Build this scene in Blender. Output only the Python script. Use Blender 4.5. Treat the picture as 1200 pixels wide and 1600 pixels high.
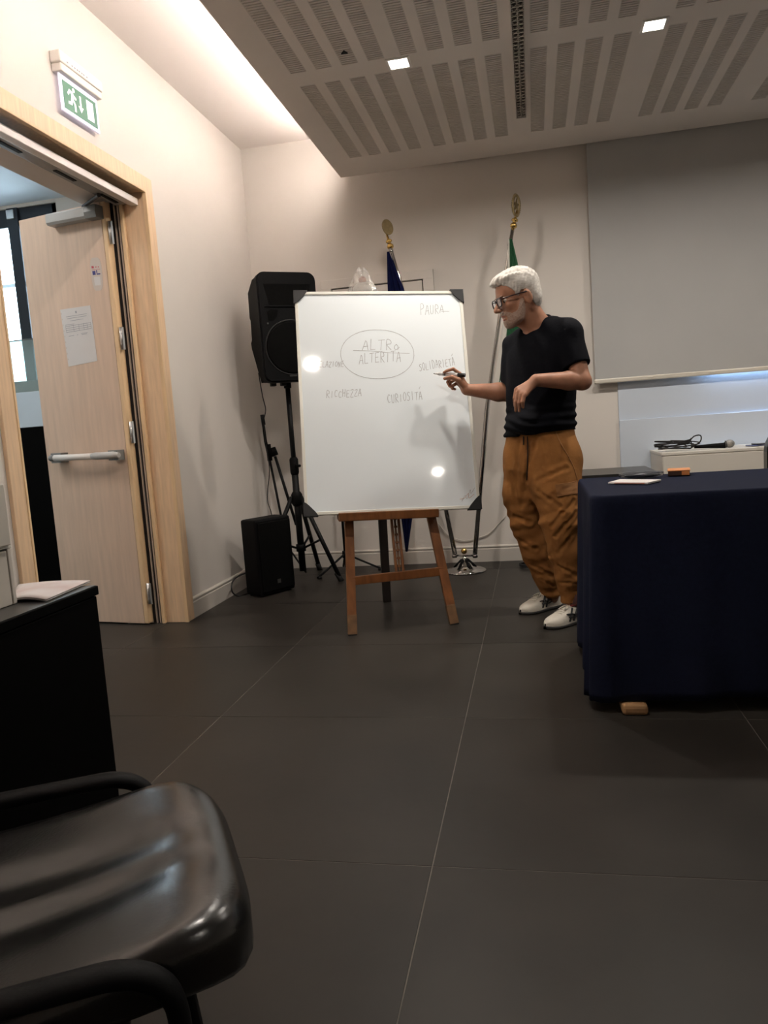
import bpy, bmesh, math, random
import numpy as np
from mathutils import Vector, Matrix
random.seed(7)
S = bpy.context.scene
for o in list(bpy.data.objects): bpy.data.objects.remove(o)
COL = S.collection
# ------------------------------------------------------------------ camera
CAM_H = 1.01
F_PX = 1186.83                      # focal length for a 1200x1600 frame
YAW, PITCH, ROLL = 0.2004818, 0.1085791, -0.0710793
_f = np.array([-math.sin(YAW)*math.cos(PITCH), math.cos(YAW)*math.cos(PITCH), -math.sin(PITCH)])
_r0 = np.array([math.cos(YAW), math.sin(YAW), 0.0]); _u0 = np.cross(_r0, _f)
_r = math.cos(ROLL)*_r0 + math.sin(ROLL)*_u0
_u = -math.sin(ROLL)*_r0 + math.cos(ROLL)*_u0
CAMP = np.array([0.0, 0.0, CAM_H])
cd = bpy.data.cameras.new('camera'); cam = bpy.data.objects.new('camera', cd); COL.objects.link(cam)
cd.sensor_fit = 'HORIZONTAL'; cd.sensor_width = 36.0; cd.lens = F_PX/1200*36; cd.clip_start = 0.02
mw = Matrix.Identity(4)
for i in range(3):
    mw[i][0], mw[i][1], mw[i][2], mw[i][3] = _r[i], _u[i], -_f[i], CAMP[i]
cam.matrix_world = mw
S.camera = cam
def ray(x, y): return _f + (x-600)/F_PX*_r - (y-800)/F_PX*_u
def at(x, y, ax, val):              # pixel -> point on an axis plane
    d = ray(x, y); return CAMP + d*((val-CAMP[ax])/d[ax])
def atp(x, y, p0, n):               # pixel -> point on a plane
    d = ray(x, y); n = np.array(n, float); return CAMP + d*(np.dot(np.array(p0)-CAMP, n)/np.dot(d, n))
def V(*a): return np.array(a, float)
# ------------------------------------------------------------------ world, exposure, daylight
S.view_settings.view_transform = 'Standard'; S.view_settings.look = 'None'
S.view_settings.gamma = 1.0; S.view_settings.use_curve_mapping = False
S.view_settings.exposure = EXPO = 0.0
W = bpy.data.worlds.new('sky'); S.world = W; W.use_nodes = True
nt = W.node_tree; bg = nt.nodes['Background']
bg.inputs[0].default_value = (0.72, 0.86, 1.0, 1); bg.inputs[1].default_value = 20.0
def area(name, loc, target, sx, sy, power, color, spread=math.pi, parent=None):
    l = bpy.data.lights.new(name, 'AREA'); l.shape = 'RECTANGLE'; l.size = sx; l.size_y = sy
    l.energy = power; l.color = color; l.spread = spread
    o = bpy.data.objects.new(name, l); COL.objects.link(o); o.location = loc
    o.rotation_euler = (Vector(target)-Vector(loc)).to_track_quat('-Z', 'Y').to_euler()
    if parent: o.parent = parent; o.location = Vector(loc)-parent.location
    return o
P_COVE, P_DOWN, P_STRIP = 104, 18, 7
# ------------------------------------------------------------------ materials
MATS = {}
def mat(name, col, rough=0.5, metal=0.0, var=0.0, vscale=4.0, bump=0.0, bscale=60.0, stretch=(1, 1, 1),
        spec=0.5, coat=0.0, emit=None, estr=0.0, trans=0.0, alpha=1.0, sheen=0.0, col2=None, rvar=0.0, detail=5.0):
    m = bpy.data.materials.new(name); m.use_nodes = True; MATS[name] = m
    N = m.node_tree.nodes; L = m.node_tree.links; b = N['Principled BSDF']
    b.inputs['Base Color'].default_value = (*col, 1); b.inputs['Roughness'].default_value = rough
    b.inputs['Metallic'].default_value = metal; b.inputs['Specular IOR Level'].default_value = spec
    b.inputs['Coat Weight'].default_value = coat; b.inputs['Transmission Weight'].default_value = trans
    b.inputs['Alpha'].default_value = alpha; b.inputs['Sheen Weight'].default_value = sheen
    if emit: b.inputs['Emission Color'].default_value = (*emit, 1); b.inputs['Emission Strength'].default_value = estr
    if var or bump or rvar or col2:
        tc = N.new('ShaderNodeTexCoord'); mp = N.new('ShaderNodeMapping'); mp.inputs['Scale'].default_value = stretch
        L.new(tc.outputs['Object'], mp.inputs['Vector'])
        n1 = N.new('ShaderNodeTexNoise'); n1.inputs['Scale'].default_value = vscale; n1.inputs['Detail'].default_value = detail
        L.new(mp.outputs[0], n1.inputs['Vector'])
        if var or col2:
            cr = N.new('ShaderNodeValToRGB'); e = cr.color_ramp.elements
            c2 = col2 if col2 else tuple(min(1, c*(1+var)) for c in col)
            c1 = col if col2 else tuple(c*(1-var) for c in col)
            e[0].position = 0.3; e[0].color = (*c1, 1); e[1].position = 0.7; e[1].color = (*c2, 1)
            L.new(n1.outputs['Fac'], cr.inputs[0]); L.new(cr.outputs[0], b.inputs['Base Color'])
        if rvar:
            mr = N.new('ShaderNodeMapRange'); mr.inputs[3].default_value = rough-rvar; mr.inputs[4].default_value = rough+rvar
            L.new(n1.outputs['Fac'], mr.inputs[0]); L.new(mr.outputs[0], b.inputs['Roughness'])
        if bump:
            n2 = N.new('ShaderNodeTexNoise'); n2.inputs['Scale'].default_value = bscale; n2.inputs['Detail'].default_value = 3
            L.new(mp.outputs[0], n2.inputs['Vector'])
            bp = N.new('ShaderNodeBump'); bp.inputs['Strength'].default_value = bump; bp.inputs['Distance'].default_value = 0.01
            L.new(n2.outputs['Fac'], bp.inputs['Height']); L.new(bp.outputs[0], b.inputs['Normal'])
    return m
mat('wall', (0.70, 0.655, 0.605), 0.75, var=0.02, vscale=2.0, bump=0.03, bscale=120)
mat('wall_white', (0.58, 0.64, 0.72), 0.45, var=0.02, vscale=3, bump=0.02, bscale=80)
mat('ceiling', (0.80, 0.74, 0.70), 0.8, var=0.01, bump=0.02, bscale=90)
mat('canopy', (0.74, 0.68, 0.625), 0.75, var=0.02, vscale=3)
mat('canopy_slat', (0.62, 0.57, 0.52), 0.75, var=0.02)
mat('dark_void', (0.02, 0.018, 0.016), 0.9)
mat('grout', (0.125, 0.112, 0.097), 0.8, var=0.3, vscale=6)
mat('baseboard', (0.58, 0.54, 0.49), 0.5, var=0.02)
mat('oak', (0.78, 0.56, 0.36), 0.45, var=0.10, vscale=9, stretch=(7, 7, 0.6), bump=0.04, bscale=40)
mat('oak_leaf', (0.66, 0.49, 0.37), 0.5, var=0.07, vscale=7, stretch=(6, 6, 0.5), bump=0.04, bscale=40)
mat('oak_edge', (0.78, 0.56, 0.33), 0.5, var=0.08, vscale=9, stretch=(6, 6, 0.5))
mat('seal_dark', (0.012, 0.008, 0.007), 0.7, var=0.2)
mat('seal_light', (0.50, 0.42, 0.36), 0.5, var=0.05)
mat('alu_white', (0.80, 0.76, 0.72), 0.4, var=0.03)
mat('alu_dark', (0.05, 0.05, 0.055), 0.45, metal=0.3, var=0.1)
mat('grey_plastic', (0.46, 0.455, 0.44), 0.4, var=0.05)
mat('grey_plastic_dark', (0.20, 0.205, 0.20), 0.4, var=0.05)
mat('steel', (0.62, 0.61, 0.60), 0.3, metal=0.9, var=0.06, vscale=20)
mat('chrome', (0.52, 0.51, 0.50), 0.07, metal=1.0, var=0.03)
mat('brass', (0.62, 0.42, 0.14), 0.25, metal=1.0, var=0.08, vscale=30)
mat('brass_dark', (0.30, 0.23, 0.12), 0.45, metal=0.7, var=0.12, vscale=40)
mat('black_plastic', (0.0028, 0.0028, 0.0032), 0.6, spec=0.12, var=0.15, vscale=20, bump=0.05, bscale=300)
mat('black_grille', (0.004, 0.004, 0.004), 0.8, spec=0.05, var=0.2, vscale=60)
mat('black_metal', (0.004, 0.004, 0.0045), 0.5, spec=0.2, var=0.1)
mat('black_rubber', (0.008, 0.008, 0.008), 0.7, var=0.1)
mat('cap_black', (0.007, 0.007, 0.008), 0.55, var=0.1)
mat('board', (0.80, 0.855, 0.885), 0.055, var=0.004, vscale=3, spec=0.4)
mat('board_frame', (0.74, 0.73, 0.66), 0.35, var=0.02)
mat('ink', (0.36, 0.36, 0.36), 0.6, var=0.25, vscale=40)
mat('ink_red', (0.55, 0.30, 0.20), 0.6, var=0.25, vscale=40)
mat('easel_wood', (0.17, 0.062, 0.018), 0.42, var=0.25, vscale=8, stretch=(5, 5, 0.8), bump=0.06, bscale=50, col2=(0.27, 0.105, 0.032))
mat('easel_wood_worn', (0.18, 0.095, 0.042), 0.6, var=0.3, vscale=20)
mat('easel_dark', (0.018, 0.013, 0.010), 0.6, var=0.2)
mat('screen_fabric', (0.42, 0.42, 0.41), 0.85, var=0.02, vscale=3)
mat('screen_bar', (0.62, 0.58, 0.50), 0.35, var=0.02)
mat('white_laminate', (0.66, 0.62, 0.55), 0.4, var=0.02)
mat('cloth_navy', (0.0085, 0.0110, 0.0255), 0.75, var=0.12, vscale=90, bump=0.12, bscale=400, spec=0.06, sheen=0.0)
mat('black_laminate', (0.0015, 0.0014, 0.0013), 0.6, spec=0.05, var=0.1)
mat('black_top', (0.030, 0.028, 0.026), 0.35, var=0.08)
mat('leatherette', (0.010, 0.0098, 0.0095), 0.25, spec=0.6, var=0.06, vscale=30, bump=0.03, bscale=250, rvar=0.04)
mat('paper', (0.66, 0.63, 0.61), 0.6, var=0.02, vscale=8)
mat('paper_print', (0.30, 0.30, 0.32), 0.7, var=0.1)
mat('paper_pink', (0.55, 0.42, 0.40), 0.5, col2=(0.70, 0.68, 0.68), vscale=9)
mat('sticker', (0.60, 0.52, 0.46), 0.4, var=0.02)
mat('sticker_blue', (0.05, 0.045, 0.20), 0.4, var=0.05)
mat('sticker_red', (0.55, 0.08, 0.10), 0.4, var=0.05)
mat('sign_green', (0.045, 0.17, 0.105), 0.4, var=0.03, emit=(0.10, 0.42, 0.26), estr=0.10)
mat('sign_white', (0.9, 0.9, 0.9), 0.4, var=0.01, emit=(1, 1, 1), estr=0.45)
mat('sign_edge', (0.85, 0.83, 0.95), 0.3, var=0.01, emit=(0.86, 0.82, 1.0), estr=0.50)
mat('sign_body', (0.82, 0.78, 0.72), 0.45, var=0.02)
mat('blue_flag', (0.004, 0.006, 0.036), 0.9, spec=0.1, var=0.2, vscale=20, bump=0.1, bscale=200)
mat('white_flag', (0.62, 0.60, 0.55), 0.8, var=0.05, bump=0.1, bscale=200)
mat('green_flag', (0.005, 0.072, 0.024), 0.8, var=0.15, vscale=20, bump=0.1, bscale=200)
mat('lamp_glow', (1, 0.9, 0.75), 0.5, var=0.01, emit=(1.0, 0.93, 0.80), estr=14.0)
mat('lamp_trim', (0.75, 0.72, 0.68), 0.4, var=0.02)
mat('led_warm', (1, 0.95, 0.9), 0.5, var=0.01, emit=(1.0, 0.88, 0.80), estr=P_COVE)
mat('led_cool', (0.9, 0.95, 1), 0.5, var=0.01, emit=(0.55, 0.74, 1.0), estr=3.0)
mat('lattice', (0.45, 0.41, 0.36), 0.4, metal=0.6, var=0.15, vscale=60)
mat('lobby_wall', (0.70, 0.62, 0.54), 0.8, var=0.02)
mat('lobby_white', (0.80, 0.85, 0.90), 0.8, var=0.02)
mat('window_frame', (0.020, 0.022, 0.027), 0.4, metal=0.3, var=0.1)
mat('muntin_white', (0.75, 0.78, 0.80), 0.5, var=0.02)
mat('case_white', (0.62, 0.70, 0.76), 0.4, var=0.03)
mat('skin', (0.37, 0.178, 0.108), 0.5, var=0.10, vscale=35, bump=0.04, bscale=220, spec=0.35)
mat('hair', (0.46, 0.42, 0.37), 0.55, col2=(0.74, 0.71, 0.66), vscale=30, stretch=(1.2, 4, 4), bump=0.25, bscale=110)
mat('beard', (0.30, 0.18, 0.13), 0.7, col2=(0.42, 0.31, 0.25), vscale=160, bump=0.3, bscale=350)
mat('lip', (0.36, 0.13, 0.10), 0.45, var=0.1)
mat('eye_white', (0.45, 0.38, 0.33), 0.2, var=0.02)
mat('eye_dark', (0.02, 0.015, 0.012), 0.15, var=0.1)
mat('nail', (0.62, 0.36, 0.27), 0.3, var=0.05)
mat('glasses', (0.030, 0.014, 0.016), 0.25, var=0.1)
mat('shirt', (0.0030, 0.0034, 0.0060), 0.85, var=0.1, vscale=30, bump=0.15, bscale=60, spec=0.12)
mat('trousers', (0.275, 0.118, 0.033), 0.85, var=0.14, vscale=9, bump=0.25, bscale=45, spec=0.2)
mat('trousers_trim', (0.33, 0.150, 0.052), 0.85, var=0.1, vscale=20)
mat('cord_dark', (0.012, 0.011, 0.012), 0.8, var=0.1)
mat('sock', (0.050, 0.017, 0.014), 0.9, var=0.2, vscale=60)
mat('shoe_white', (0.64, 0.60, 0.52), 0.5, var=0.07, vscale=25, bump=0.08, bscale=90)
mat('shoe_black', (0.010, 0.010, 0.011), 0.45, var=0.1)
mat('shoe_sole', (0.030, 0.028, 0.026), 0.7, var=0.15)
mat('shoe_red', (0.16, 0.02, 0.02), 0.5, var=0.1)
mat('pen_white', (0.74, 0.72, 0.70), 0.3, var=0.02)
mat('pen_black', (0.008, 0.008, 0.008), 0.35, var=0.1)
mat('orange_box', (0.60, 0.23, 0.07), 0.45, var=0.06)
mat('orange_dark', (0.05, 0.02, 0.012), 0.5, var=0.1)
mat('phone_dark', (0.020, 0.022, 0.032), 0.2, var=0.1, coat=0.3)
mat('phone_blue', (0.10, 0.12, 0.24), 0.2, var=0.05, coat=0.3)
mat('copper', (0.50, 0.20, 0.13), 0.3, metal=0.3, var=0.05)
mat('mic_mesh', (0.30, 0.29, 0.27), 0.4, metal=0.7, var=0.3, vscale=200, bump=0.4, bscale=400)
mat('pale_wood', (0.32, 0.18, 0.08), 0.6, var=0.12, vscale=12)
mat('cable_white', (0.62, 0.58, 0.52), 0.5, var=0.03)
mat('badge', (0.08, 0.078, 0.075), 0.35, metal=0.5, var=0.05)
mat('facade', (0.70, 0.76, 0.80), 0.8, var=0.04)
def glassy(name, tint, gloss=0.12, rough=0.02, alpha=0.12, bump=0.0):
    m = bpy.data.materials.new(name); m.use_nodes = True; MATS[name] = m
    N = m.node_tree.nodes; L = m.node_tree.links; out = N['Material Output']; N.remove(N['Principled BSDF'])
    t = N.new('ShaderNodeBsdfTransparent'); t.inputs[0].default_value = (*tint, 1)
    g = N.new('ShaderNodeBsdfGlossy'); g.inputs['Roughness'].default_value = rough
    d = N.new('ShaderNodeBsdfDiffuse'); d.inputs[0].default_value = (*tint, 1)
    lw = N.new('ShaderNodeFresnel'); lw.inputs[0].default_value = 1.45
    m1 = N.new('ShaderNodeMixShader'); m2 = N.new('ShaderNodeMixShader')
    n = N.new('ShaderNodeTexNoise'); n.inputs['Scale'].default_value = 25; tc = N.new('ShaderNodeTexCoord')
    L.new(tc.outputs['Object'], n.inputs['Vector'])
    if bump:
        bp = N.new('ShaderNodeBump'); bp.inputs['Strength'].default_value = bump; bp.inputs['Distance'].default_value = 0.02
        L.new(n.outputs[0], bp.inputs['Height']); L.new(bp.outputs[0], g.inputs['Normal'])
    m1.inputs[0].default_value = alpha
    L.new(t.outputs[0], m1.inputs[1]); L.new(d.outputs[0], m1.inputs[2])
    ad = N.new('ShaderNodeMath'); ad.operation = 'ADD'; ad.inputs[1].default_value = gloss*0.3; ad.use_clamp = True
    L.new(lw.outputs[0], ad.inputs[0]); L.new(ad.outputs[0], m2.inputs[0])
    L.new(m1.outputs[0], m2.inputs[1]); L.new(g.outputs[0], m2.inputs[2]); L.new(m2.outputs[0], out.inputs[0])
glassy('glass', (0.93, 0.97, 0.97), 0.1, alpha=0.04)
glassy('case_glass', (0.86, 0.95, 0.95), 0.15, alpha=0.10)
glassy('lens', (0.92, 0.92, 0.95), 0.25, alpha=0.06)
glassy('plastic_bag', (0.93, 0.91, 0.88), 0.5, rough=0.12, alpha=0.20, bump=0.9)
glassy('clear_wrap', (0.96, 0.96, 0.97), 0.15, rough=0.08, alpha=0.04, bump=0.9)
def floor_material():
    m = mat('tile', (0.0285, 0.0252, 0.0216), 0.40, var=0.30, vscale=1.6, bump=0.015, bscale=35, rvar=0.06, detail=8, spec=0.15)
    N = m.node_tree.nodes; L = m.node_tree.links; b = N['Principled BSDF']
    src = b.inputs['Base Color'].links[0].from_socket
    oi = N.new('ShaderNodeObjectInfo'); mr = N.new('ShaderNodeMapRange'); mr.inputs[3].default_value = 0.90; mr.inputs[4].default_value = 1.10
    L.new(oi.outputs['Random'], mr.inputs[0])
    hs = N.new('ShaderNodeHueSaturation'); L.new(mr.outputs[0], hs.inputs['Value']); L.new(src, hs.inputs['Color'])
    L.new(hs.outputs[0], b.inputs['Base Color'])
    mp = [n for n in N if n.type == 'MAPPING'][0]
    L.new(oi.outputs['Location'], mp.inputs['Location'])
floor_material()
# ------------------------------------------------------------------ mesh helpers
def nrm(v):
    v = np.array(v, float); return v/np.linalg.norm(v)
def frame_of(d):
    d = nrm(d); a = V(0, 0, 1) if abs(d[2]) < 0.9 else V(1, 0, 0)
    x = nrm(np.cross(a, d)); return x, np.cross(d, x), d
class MB:
    def __init__(s): s.v = []; s.f = []; s.sm = []
    def add(s, vs, fs, smooth=False):
        k = len(s.v); s.v += [tuple(map(float, p)) for p in vs]
        s.f += [tuple(i+k for i in f) for f in fs]; s.sm += [smooth]*len(fs); return s
    def box(s, lo, hi):
        (a, b, c), (d, e, f) = lo, hi
        return s.hexa([(a, b, c), (d, b, c), (d, e, c), (a, e, c), (a, b, f), (d, b, f), (d, e, f), (a, e, f)])
    def hexa(s, p): return s.add(p, [(3, 2, 1, 0), (4, 5, 6, 7), (0, 1, 5, 4), (1, 2, 6, 5), (2, 3, 7, 6), (3, 0, 4, 7)])
    def obox(s, o, ex, ey, ez, lo, hi):          # box in an oriented frame
        o = np.array(o); P = lambda a, b, c: o+a*np.array(ex)+b*np.array(ey)+c*np.array(ez)
        (a, b, c), (d, e, f) = lo, hi
        return s.hexa([P(a, b, c), P(d, b, c), P(d, e, c), P(a, e, c), P(a, b, f), P(d, b, f), P(d, e, f), P(a, e, f)])
    def bbox(s, o, ex, ey, ez, lo, hi, r=0.004):  # chamfered oriented box
        bm = bmesh.new(); bmesh.ops.create_cube(bm, size=1.0)
        lo = np.array(lo); hi = np.array(hi); sz = hi-lo; ce = (lo+hi)/2
        for v in bm.verts: v.co = Vector(tuple(np.array(v.co)*sz+ce))
        bmesh.ops.bevel(bm, geom=bm.edges[:], offset=min(r, 0.45*min(sz)), segments=2, affect='EDGES', profile=0.5)
        bm.verts.index_update()
        vs = [np.array(o)+v.co.x*np.array(ex)+v.co.y*np.array(ey)+v.co.z*np.array(ez) for v in bm.verts]
        fs = [tuple(v.index for v in f.verts) for f in bm.faces]; bm.free()
        return s.add(vs, fs)
    def rbox(s, lo, hi, r=0.004): return s.bbox((0, 0, 0), (1, 0, 0), (0, 1, 0), (0, 0, 1), lo, hi, r)
    def tube(s, pts, r, n=10, cap=True, flat=None, up=None):
        pts = [np.array(p, float) for p in pts]; m = len(pts)
        rs = r if hasattr(r, '__len__') else [r]*m
        T = [nrm(pts[min(i+1, m-1)]-pts[max(i-1, 0)]) for i in range(m)]
        x, y, _ = frame_of(T[0])
        if up is not None: x = nrm(np.cross(up, T[0])); y = np.cross(T[0], x)
        vs = []
        for i in range(m):
            x = nrm(x-np.dot(x, T[i])*T[i]); y = np.cross(T[i], x)
            for k in range(n):
                a = 2*math.pi*k/n; fy = flat if flat else 1.0
                vs.append(pts[i]+rs[i]*(math.cos(a)*x+fy*math.sin(a)*y))
        fs = [(i*n+k, i*n+(k+1) % n, (i+1)*n+(k+1) % n, (i+1)*n+k) for i in range(m-1) for k in range(n)]
        s.add(vs, fs, True)
        if cap:
            k0 = len(s.v)-m*n
            s.f += [tuple(k0+k for k in range(n))[::-1], tuple(k0+(m-1)*n+k for k in range(n))]; s.sm += [False, False]
        return s
    def lathe(s, o, axis, prof, n=24):            # prof: (radius, height)
        x, y, d = frame_of(axis); o = np.array(o); vs = []
        for r, h in prof:
            for k in range(n):
                a = 2*math.pi*k/n; vs.append(o+h*d+max(r, 1e-5)*(math.cos(a)*x+math.sin(a)*y))
        m = len(prof)
        fs = [(i*n+k, i*n+(k+1) % n, (i+1)*n+(k+1) % n, (i+1)*n+k) for i in range(m-1) for k in range(n)]
        fs += [tuple(range(n))[::-1], tuple((m-1)*n+k for k in range(n))]
        return s.add(vs, fs, True)
    def prism(s, poly, o, ex, ey, ez, d0, d1):    # polygon in ex,ey extruded along ez
        o = np.array(o); n = len(poly)
        vs = [o+a*np.array(ex)+b*np.array(ey)+d0*np.array(ez) for a, b in poly]+[o+a*np.array(ex)+b*np.array(ey)+d1*np.array(ez) for a, b in poly]
        return s.add(vs, [tuple(range(n))[::-1], tuple(range(n, 2*n))]+[(i, (i+1) % n, n+(i+1) % n, n+i) for i in range(n)])
    def grid(s, P, closed_u=False, smooth=True):  # P[i][j] points
        m, n = len(P), len(P[0]); vs = [p for row in P for p in row]
        fs = [(i*n+j, i*n+(j+1) % n, ((i+1) % m)*n+(j+1) % n, ((i+1) % m)*n+j) for i in range(m-1) for j in range(n if closed_u else n-1)]
        return s.add(vs, fs, smooth)
    def ell(s, c, r, ex=(1, 0, 0), ey=(0, 1, 0), ez=(0, 0, 1), n=16, m=10):
        c = np.array(c); vs = []
        for i in range(m+1):
            t = math.pi*i/m
            for k in range(n):
                a = 2*math.pi*k/n
                vs.append(c+r[0]*math.sin(t)*math.cos(a)*np.array(ex)+r[1]*math.sin(t)*math.sin(a)*np.array(ey)+r[2]*math.cos(t)*np.array(ez))
        return s.add(vs, [(i*n+k, i*n+(k+1) % n, (i+1)*n+(k+1) % n, (i+1)*n+k) for i in range(m) for k in range(n)], True)
    def build(s, name, material, parent=None, origin=None, fix=True):
        me = bpy.data.meshes.new(name)
        if origin is None: origin = tuple(parent['_o']) if parent is not None else (0, 0, 0)
        o = np.array(origin); me.from_pydata([tuple(np.array(p)-o) for p in s.v], [], s.f); me.update()
        me.polygons.foreach_set('use_smooth', s.sm)
        if fix:
            bm = bmesh.new(); bm.from_mesh(me); bmesh.ops.recalc_face_normals(bm, faces=bm.faces); bm.to_mesh(me); bm.free()
        me.materials.append(MATS[material])
        ob = bpy.data.objects.new(name, me); COL.objects.link(ob)
        ob['_o'] = tuple(map(float, origin))
        if parent is not None:
            ob.parent = parent; ob.location = Vector(tuple(o-np.array(parent['_o'])))
        else: ob.location = Vector(tuple(o))
        return ob
def tag(o, label=None, cat=None, group=None, kind=None):
    if label: o['label'] = label
    if cat: o['category'] = cat
    if group: o['group'] = group
    if kind: o['kind'] = kind
    return o
def thing(name, loc, label, cat, group=None, kind=None):
    o = bpy.data.objects.new(name, None); COL.objects.link(o); o.location = Vector(tuple(map(float, loc)))
    o['_o'] = tuple(map(float, loc)); o.empty_display_size = 0.05
    return tag(o, label, cat, group, kind)
def rounded_rect(w, h, r, n=5):
    pts = []
    for cx, cy, a0 in ((w/2-r, h/2-r, 0), (-w/2+r, h/2-r, 90), (-w/2+r, -h/2+r, 180), (w/2-r, -h/2+r, 270)):
        for k in range(n+1):
            a = math.radians(a0+90*k/n); pts.append((cx+r*math.cos(a), cy+r*math.sin(a)))
    return pts
def bez(p, n=16):                                  # Catmull-Rom through points
    p = [np.array(q, float) for q in p]; q = [2*p[0]-p[1]]+p+[2*p[-1]-p[-2]]; out = []
    for i in range(1, len(q)-2):
        for k in range(n):
            t = k/n; a, b, c, d = q[i-1], q[i], q[i+1], q[i+2]
            out.append(0.5*((2*b)+(-a+c)*t+(2*a-5*b+4*c-d)*t*t+(-a+3*b-3*c+d)*t**3))
    out.append(p[-1]); return out
EX, EY, EZ = V(1, 0, 0), V(0, 1, 0), V(0, 0, 1)
# ================================================================== THE ROOM
XL, YB, XR, YN, ZC = -1.99, 5.50, 3.40, -2.60, 3.10
WT = 0.36                                    # left wall thickness
DY0, DY1, DZ = 2.66, 3.92, 2.36              # door opening
FX0, FSX, FY0, FSY = -1.182, 0.9043, 3.420, 0.8932
def structure(mb, name, material, parent=None): 
    o = mb.build(name, material, parent)
    if parent is None: tag(o, kind='structure')
    return o
fl = structure(MB().box((XL-WT, YN-0.2, -0.12), (XR+0.2, YB+0.2, -0.0012)), 'floor', 'grout')
tile_mesh = {}
def put_tile(x0, x1, y0, y1):
    g = 0.0013; w = round(x1-x0-2*g, 4); h = round(y1-y0-2*g, 4); key = (w, h)
    if key not in tile_mesh:
        b = MB().bbox((0, 0, 0), EX, EY, EZ, (-w/2, -h/2, -0.011), (w/2, h/2, 0.0), 0.0009)
        t = b.build('tile', 'tile', fl); tile_mesh[key] = t.data
    else:
        t = bpy.data.objects.new('tile', tile_mesh[key]); COL.objects.link(t); t.parent = fl
    t.location = ((x0+x1)/2, (y0+y1)/2, 0.0)
for i in range(-2, 6):
    for j in range(-7, 4):
        x0, x1 = max(FX0+i*FSX, XL-WT), min(FX0+(i+1)*FSX, XR)
        y0, y1 = max(FY0+j*FSY, YN), min(FY0+(j+1)*FSY, YB)
        if x1-x0 > 0.03 and y1-y0 > 0.03: put_tile(x0, x1, y0, y1)
structure(MB().box((XL-0.35, YN-0.2, ZC), (XR+0.2, YB+0.2, ZC+0.15)), 'ceiling', 'ceiling')
b = MB()
b.box((XL-WT, DY1+0.03, 0), (XL, YB+0.2, ZC)); b.box((XL-WT, YN-0.2, 0), (XL, DY0-0.03, ZC)); b.box((XL-WT, DY0-0.03, DZ+0.03), (XL, DY1+0.03, ZC))
structure(b, 'wall_left', 'wall')
structure(MB().box((XL-WT, YB, -0.12), (XR+0.2, YB+0.2, ZC)), 'wall_back', 'wall')
structure(MB().box((XR, YN, -0.12), (XR+0.2, YB, ZC)), 'wall_right', 'wall')
structure(MB().box((XL, YN-0.2, -0.12), (XR, YN, ZC)), 'wall_rear', 'wall')
def base_profile(): return [(0, 0), (0.014, 0), (0.014, 0.092), (0.010, 0.096), (0.010, 0.101), (0.014, 0.105), (0.014, 0.112), (0.006, 0.120), (0, 0.120)]
structure(MB().prism(base_profile(), (XL+0.014, YB, 0), -EY, EZ, EX, 0, 0.58-XL-0.02), 'baseboard_back', 'baseboard')
structure(MB().prism(base_profile(), (XL, DY1+0.085, 0), EX, EZ, EY, 0, YB-DY1-0.085), 'baseboard_left', 'baseboard')
# cool white panelling behind the projection screen
o = MB().rbox((0.58, YB-0.030, 0), (XR, YB, 0.955), 0.003).build('wall_panel_low', 'wall_white')
tag(o, kind='structure'); o.name = 'trim_1'
o = MB().rbox((0.58, YB-0.012, 0.955), (XR, YB, 2.74), 0.003).build('trim_2', 'wall_white'); tag(o, kind='structure')
# flush wall cupboard behind the whiteboard
PX0, PX1, PZ0, PZ1 = -1.46, -0.639, 0.75, 2.103
t = thing('wall_cupboard', (-1.05, YB, PZ0), 'flush beige wall cupboard door and frame behind the whiteboard', 'cupboard')
b = MB()
for lo, hi in (((PX0, PZ1-0.062), (PX1, PZ1)), ((PX0, PZ0), (PX1, PZ0+0.062)), ((PX0, PZ0+0.062), (PX0+0.075, PZ1-0.062)), ((PX1-0.075, PZ0+0.062), (PX1, PZ1-0.062))):
    b.rbox((lo[0], YB-0.034, lo[1]), (hi[0], YB-0.0005, hi[1]), 0.002)
b.build('frame', 'wall', t)
MB().box((PX0+0.075, YB-0.004, PZ0+0.062), (PX1-0.075, YB-0.0005, PZ1-0.062)).build('gap', 'easel_dark', t)
MB().rbox((PX0+0.083, YB-0.028, PZ0+0.070), (PX1-0.083, YB-0.004, PZ1-0.070), 0.002).build('door', 'wall', t)
# ------------------------------------------------------------------ suspended ceiling canopy
CX0, CX1, CY0, CY1, CZ = -1.235, 2.95, -2.25, 5.415, 2.78
can = thing('suspended_ceiling', (0.8, 1.5, CZ), 'grey suspended ceiling panel with rows of slotted acoustic strips', 'ceiling panel')
groups = [-1.090, -0.540, 0.071, 0.709, 1.347, 1.985]
sx = sorted(g+0.1305*k for g in groups for k in range(4))
SW = 0.083
rows = [(3.968, 5.068), (2.262, 3.822)]
b = MB(); TH = 0.012
TRK = (-0.012, 0.048, 4.772)
def plate(x0, x1, y0, y1): b.box((x0, y0, CZ), (x1, y1, CZ+TH))
ys = [CY0, rows[1][0], rows[1][1], rows[0][0], rows[0][1], CY1]
for k in range(5):
    if k in (1, 3):
        xs = [CX0]
        for s in sx: xs += [s, s+SW]
        xs.append(CX1)
        for q in range(0, len(xs), 2): plate(xs[q], xs[q+1], ys[k], ys[k+1])
    else: plate(CX0, CX1, ys[k], ys[k+1])
b.build('panel', 'canopy', can)
b = MB(); b.box((CX0, CY0, CZ+TH+0.004), (CX1, CY1, CZ+0.06)); b.build('backing', 'dark_void', can)
b = MB()
b.box((CX0-0.004, CY0, CZ), (CX0, CY1, CZ+0.06)); b.box((CX0, CY1, CZ), (CX1, CY1+0.004, CZ+0.06)); b.box((CX1, CY0, CZ), (CX1+0.004, CY1, CZ+0.06))
b.build('edge_trim', 'canopy', can)
strip_mesh = {}
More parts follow.
